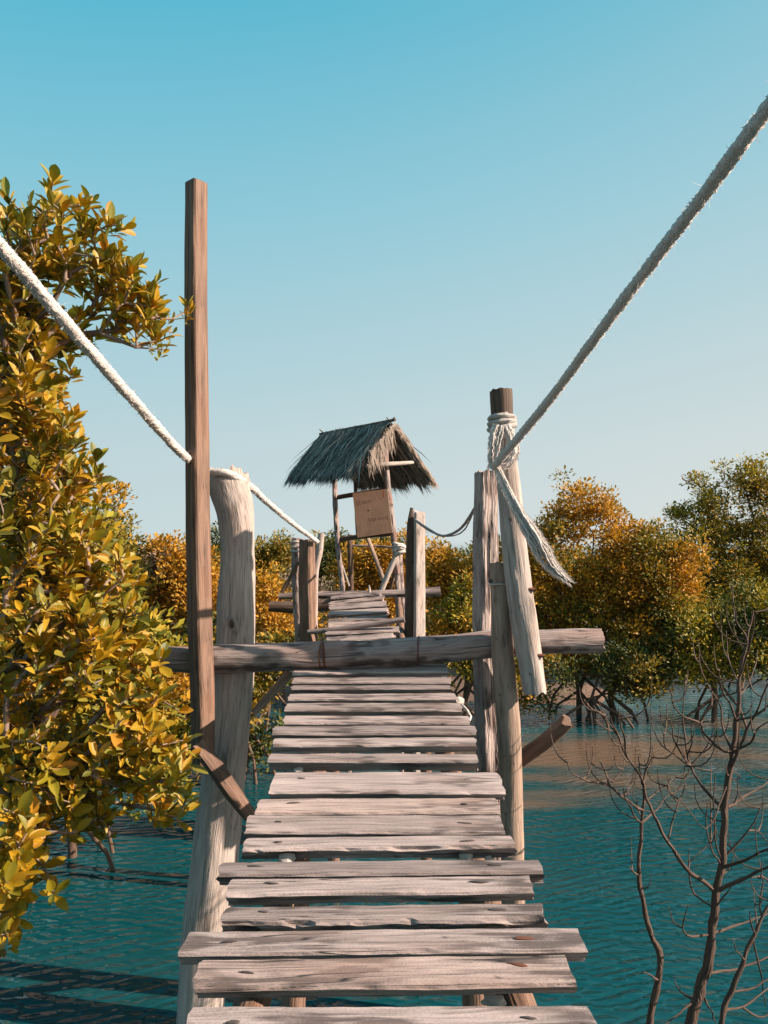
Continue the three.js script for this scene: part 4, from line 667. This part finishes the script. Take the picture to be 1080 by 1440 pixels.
// ---------------------------------------------------------------- dead shrubs in the foreground water
{
  const R = rng(501), q = (a, Z) => P(780 + a[0] / 2.4, 840 + a[1] / 2.4, Z);
  // stems and twigs traced from root to tip: [points, radius at start in photo pixels, radius at tip, depth drift]
  const shrub = (label, Z0, main, r0, twigs, seed) => {
    const Rr = rng(seed), ends = main[0], base = q(ends, Z0), t = thing('dead_shrub', label, 'shrub', V(base.x, 0, base.z), 'bare shrubs standing in the water beside the boardwalk');
    const grown = [];
    const build = (pts, ra, rb, z0, z1, down) => {
      let arr = pts.map((p, i) => q(p, z0 + (z1 - z0) * i / (pts.length - 1))); if (down) arr.unshift(V(arr[0].x - .08, -.4, arr[0].z));
      else { const scr = p => [p.x / -p.z, (p.y - EYE) / -p.z], a0 = scr(arr[0]); let best = grown[0], bd = 1e9; for (const g of grown) { const b = scr(g), d = Math.hypot(a0[0] - b[0], a0[1] - b[1]); if (d < bd) { bd = d; best = g; } } const dz = best.z - arr[0].z, k = best.z / arr[0].z; arr = arr.map(p => V(p.x * k, EYE + (p.y - EYE) * k, p.z * k)); arr[0] = best.clone(); }
      const c = new THREE.CatmullRomCurve3(arr, false, 'centripetal'), n = Math.max(6, Math.ceil(c.getLength() / .06)), P2 = c.getPoints(n), mb = new MB();
      const Q = P2.map((p, i) => i && i < n ? p.add(V(n3(p.x * 9, p.y * 9, seed), n3(p.y * 9, 3, p.x * 9), n3(2, p.y * 7, p.x * 7)).multiplyScalar(.012)) : p); grown.push(...Q); mb.tube(Q, P2.map((p, i) => { const f = i / n; return .78 * (ra + (rb - ra) * f) * Z0 / FPX * (1 + .3 * n3(p.x * 17, p.y * 17, p.z * 17)); }), 8); return mb.build();
    };
    const mz = main.map((p, i) => Z0 + .15 * i / main.length);
    part('stem', build(main, r0, 1.8, Z0, Z0 + .15, true), M.stem, t);
    for (const [pts, ra = 2.2, dz] of twigs) { const d = dz ?? (Rr() - .5) * .9, f = Math.max(0, Math.min(1, (1440 - pts[0][1]) / 1400)); part('branch', build(pts, ra, .7, Z0 + .15 * f, Z0 + .15 * f + d), M.stem, t); }
    const anchors = grown.filter((_, i) => i % 5 === 2); for (const p of anchors) { if (Rr() > .72 || p.y < EYE - 2.1) continue; const a = Rr() * 6.28, L = .07 + .2 * Rr(), o = V(Math.cos(a), 0, Math.sin(a)), pts = [p, p.clone().addScaledVector(o, L * .5).add(V(0, L * .12, 0)), p.clone().addScaledVector(o, L * .8).add(V(0, L * .55, 0)), p.clone().addScaledVector(o, L * .85).add(V(0, L * (.9 + .3 * Rr()), 0))], c = new THREE.CatmullRomCurve3(pts, false, 'centripetal').getPoints(7), mb = new MB(); mb.tube(c, c.map((_, i) => .0052 - .0034 * i / 7), 5); part('twig', mb.build(), M.stem, t); }
    return t;
  };
  shrub('tall bare grey shrub with many upcurved twigs standing in the water', 4.4, [[455, 1450], [490, 1330], [515, 1250], [535, 1100], [548, 1000], [565, 880], [575, 720], [590, 600], [600, 525], [612, 440], [620, 350], [622, 270], [640, 180], [655, 110], [670, 45]], 9.5, [
    [[[540, 995], [440, 910], [390, 840], [350, 760], [310, 680], [295, 620], [245, 540], [215, 475], [175, 410], [150, 355]], 4, -.3], [[[215, 475], [170, 440], [135, 412]], 2, -.1], [[[217, 480], [200, 440], [188, 400]], 1.8, -.1], [[[238, 530], [228, 450], [215, 375]], 2, -.35], [[[168, 395], [130, 378], [98, 345]], 2, -.3],
    [[[555, 705], [500, 640], [460, 570], [440, 480], [435, 370], [440, 255]], 3.2, .3], [[[460, 570], [400, 530], [370, 490], [362, 445]], 2, -.3], [[[455, 560], [410, 500], [393, 420]], 2], [[[452, 540], [462, 490], [463, 425]], 1.8], [[[465, 572], [520, 490], [550, 420]], 2],
    [[[600, 525], [540, 500], [500, 450], [490, 425], [430, 400], [400, 360], [390, 310]], 2.6, -.4], [[[490, 428], [530, 370], [560, 330], [575, 270]], 1.8], [[[600, 520], [570, 450], [560, 370], [530, 320], [500, 260], [487, 190]], 2.4, .3], [[[615, 420], [590, 360], [560, 310], [555, 245]], 2.2], [[[612, 415], [670, 400], [720, 360], [750, 330]], 2.4], [[[605, 525], [660, 490], [690, 440], [725, 415]], 2.4], [[[620, 300], [590, 220], [578, 110]], 2.2], [[[645, 150], [615, 80], [605, 15]], 2], [[[640, 270], [660, 150], [677, 50]], 2], [[[625, 340], [655, 290], [680, 215], [685, 180]], 1.8],
    [[[600, 590], [640, 470], [680, 380], [720, 290], [745, 240]], 3, -.3], [[[590, 715], [650, 670], [720, 625], [760, 600]], 3, .4], [[[575, 880], [640, 810], [680, 740], [705, 695]], 2.2], [[[660, 775], [690, 790], [722, 835]], 1.6], [[[570, 925], [640, 890], [720, 850], [760, 835]], 3.2, -.5], [[[570, 990], [640, 950], [720, 910], [760, 880]], 4, -.2], [[[545, 1060], [470, 1000], [452, 930], [458, 885], [520, 830], [545, 775]], 1.9], [[[545, 915], [530, 850], [510, 750], [515, 690]], 2], [[[530, 850], [525, 760], [530, 640], [528, 565]], 1.8], [[[548, 910], [540, 800], [535, 700], [540, 600]], 1.6],
    [[[505, 1150], [450, 1145], [437, 1110], [450, 1040]], 2.2, -.2], [[[437, 1110], [405, 1095], [385, 1040]], 1.8], [[[540, 1130], [640, 1100], [720, 1065], [770, 1050]], 2.6, .4], [[[550, 1060], [585, 1000], [600, 970]], 1.8], [[[520, 1270], [620, 1250], [720, 1215], [770, 1200]], 2.8, .3], [[[480, 1370], [430, 1330], [405, 1290]], 2.6], [[[470, 1365], [420, 1400], [370, 1445]], 2.4], [[[500, 1330], [525, 1390], [545, 1450]], 2.4], [[[640, 590], [625, 605], [600, 615]], 1.4],
    [[[385, 835], [400, 740], [435, 650], [438, 570]], 1.8], [[[395, 700], [385, 650], [388, 610]], 1.4], [[[600, 640], [560, 690], [540, 740], [510, 780], [440, 700], [415, 680]], 1.4],
  ], 511);
  shrub('slender bare stem with a crooked foot standing beside the tall bare shrub', 4.7, [[318, 1450], [340, 1340], [355, 1200], [325, 1140], [300, 1040], [285, 960], [287, 860], [292, 770], [300, 690], [303, 640], [310, 575]], 6.5, [
    [[[310, 722], [250, 690], [190, 640], [110, 620], [60, 590], [42, 558]], 2.6, -.4], [[[185, 640], [165, 570], [150, 545]], 1.8], [[[162, 577], [180, 582], [196, 572]], 1.3], [[[190, 642], [225, 590], [235, 538]], 1.8], [[[290, 768], [250, 700], [232, 645]], 2], [[[296, 772], [340, 720], [380, 670], [440, 640]], 2.2, .4], [[[302, 690], [350, 650], [410, 610], [460, 588]], 2, .3], [[[298, 640], [285, 580], [283, 535]], 1.8], [[[305, 600], [320, 560], [328, 540]], 1.6], [[[290, 930], [270, 925], [250, 908]], 2.2], [[[345, 1275], [320, 1272], [295, 1265]], 2.4],
  ], 521);
  shrub('bare leaning branchy shrub at the right of the tall bare shrub', 4.2, [[560, 1450], [590, 1350], [625, 1260], [660, 1170], [690, 1100], [720, 1050], [760, 990]], 5.5, [
    [[[680, 1140], [662, 1090], [658, 1060]], 1.8], [[[680, 1120], [676, 1050], [672, 980]], 1.8], [[[600, 1335], [660, 1320], [720, 1290], [770, 1270]], 2.4], [[[670, 1150], [690, 1240], [700, 1320], [712, 1380]], 2], [[[580, 1400], [650, 1370], [720, 1320], [770, 1290]], 2.4, .4], [[[640, 1225], [615, 1190], [600, 1160]], 1.6], [[[650, 1440], [690, 1415], [740, 1390]], 2.6, .2], [[[700, 1085], [695, 1020], [700, 960], [690, 880]], 1.8], [[[745, 1010], [720, 960], [690, 940], [665, 945]], 2],
  ], 531);
}
renderer.render(scene, camera);
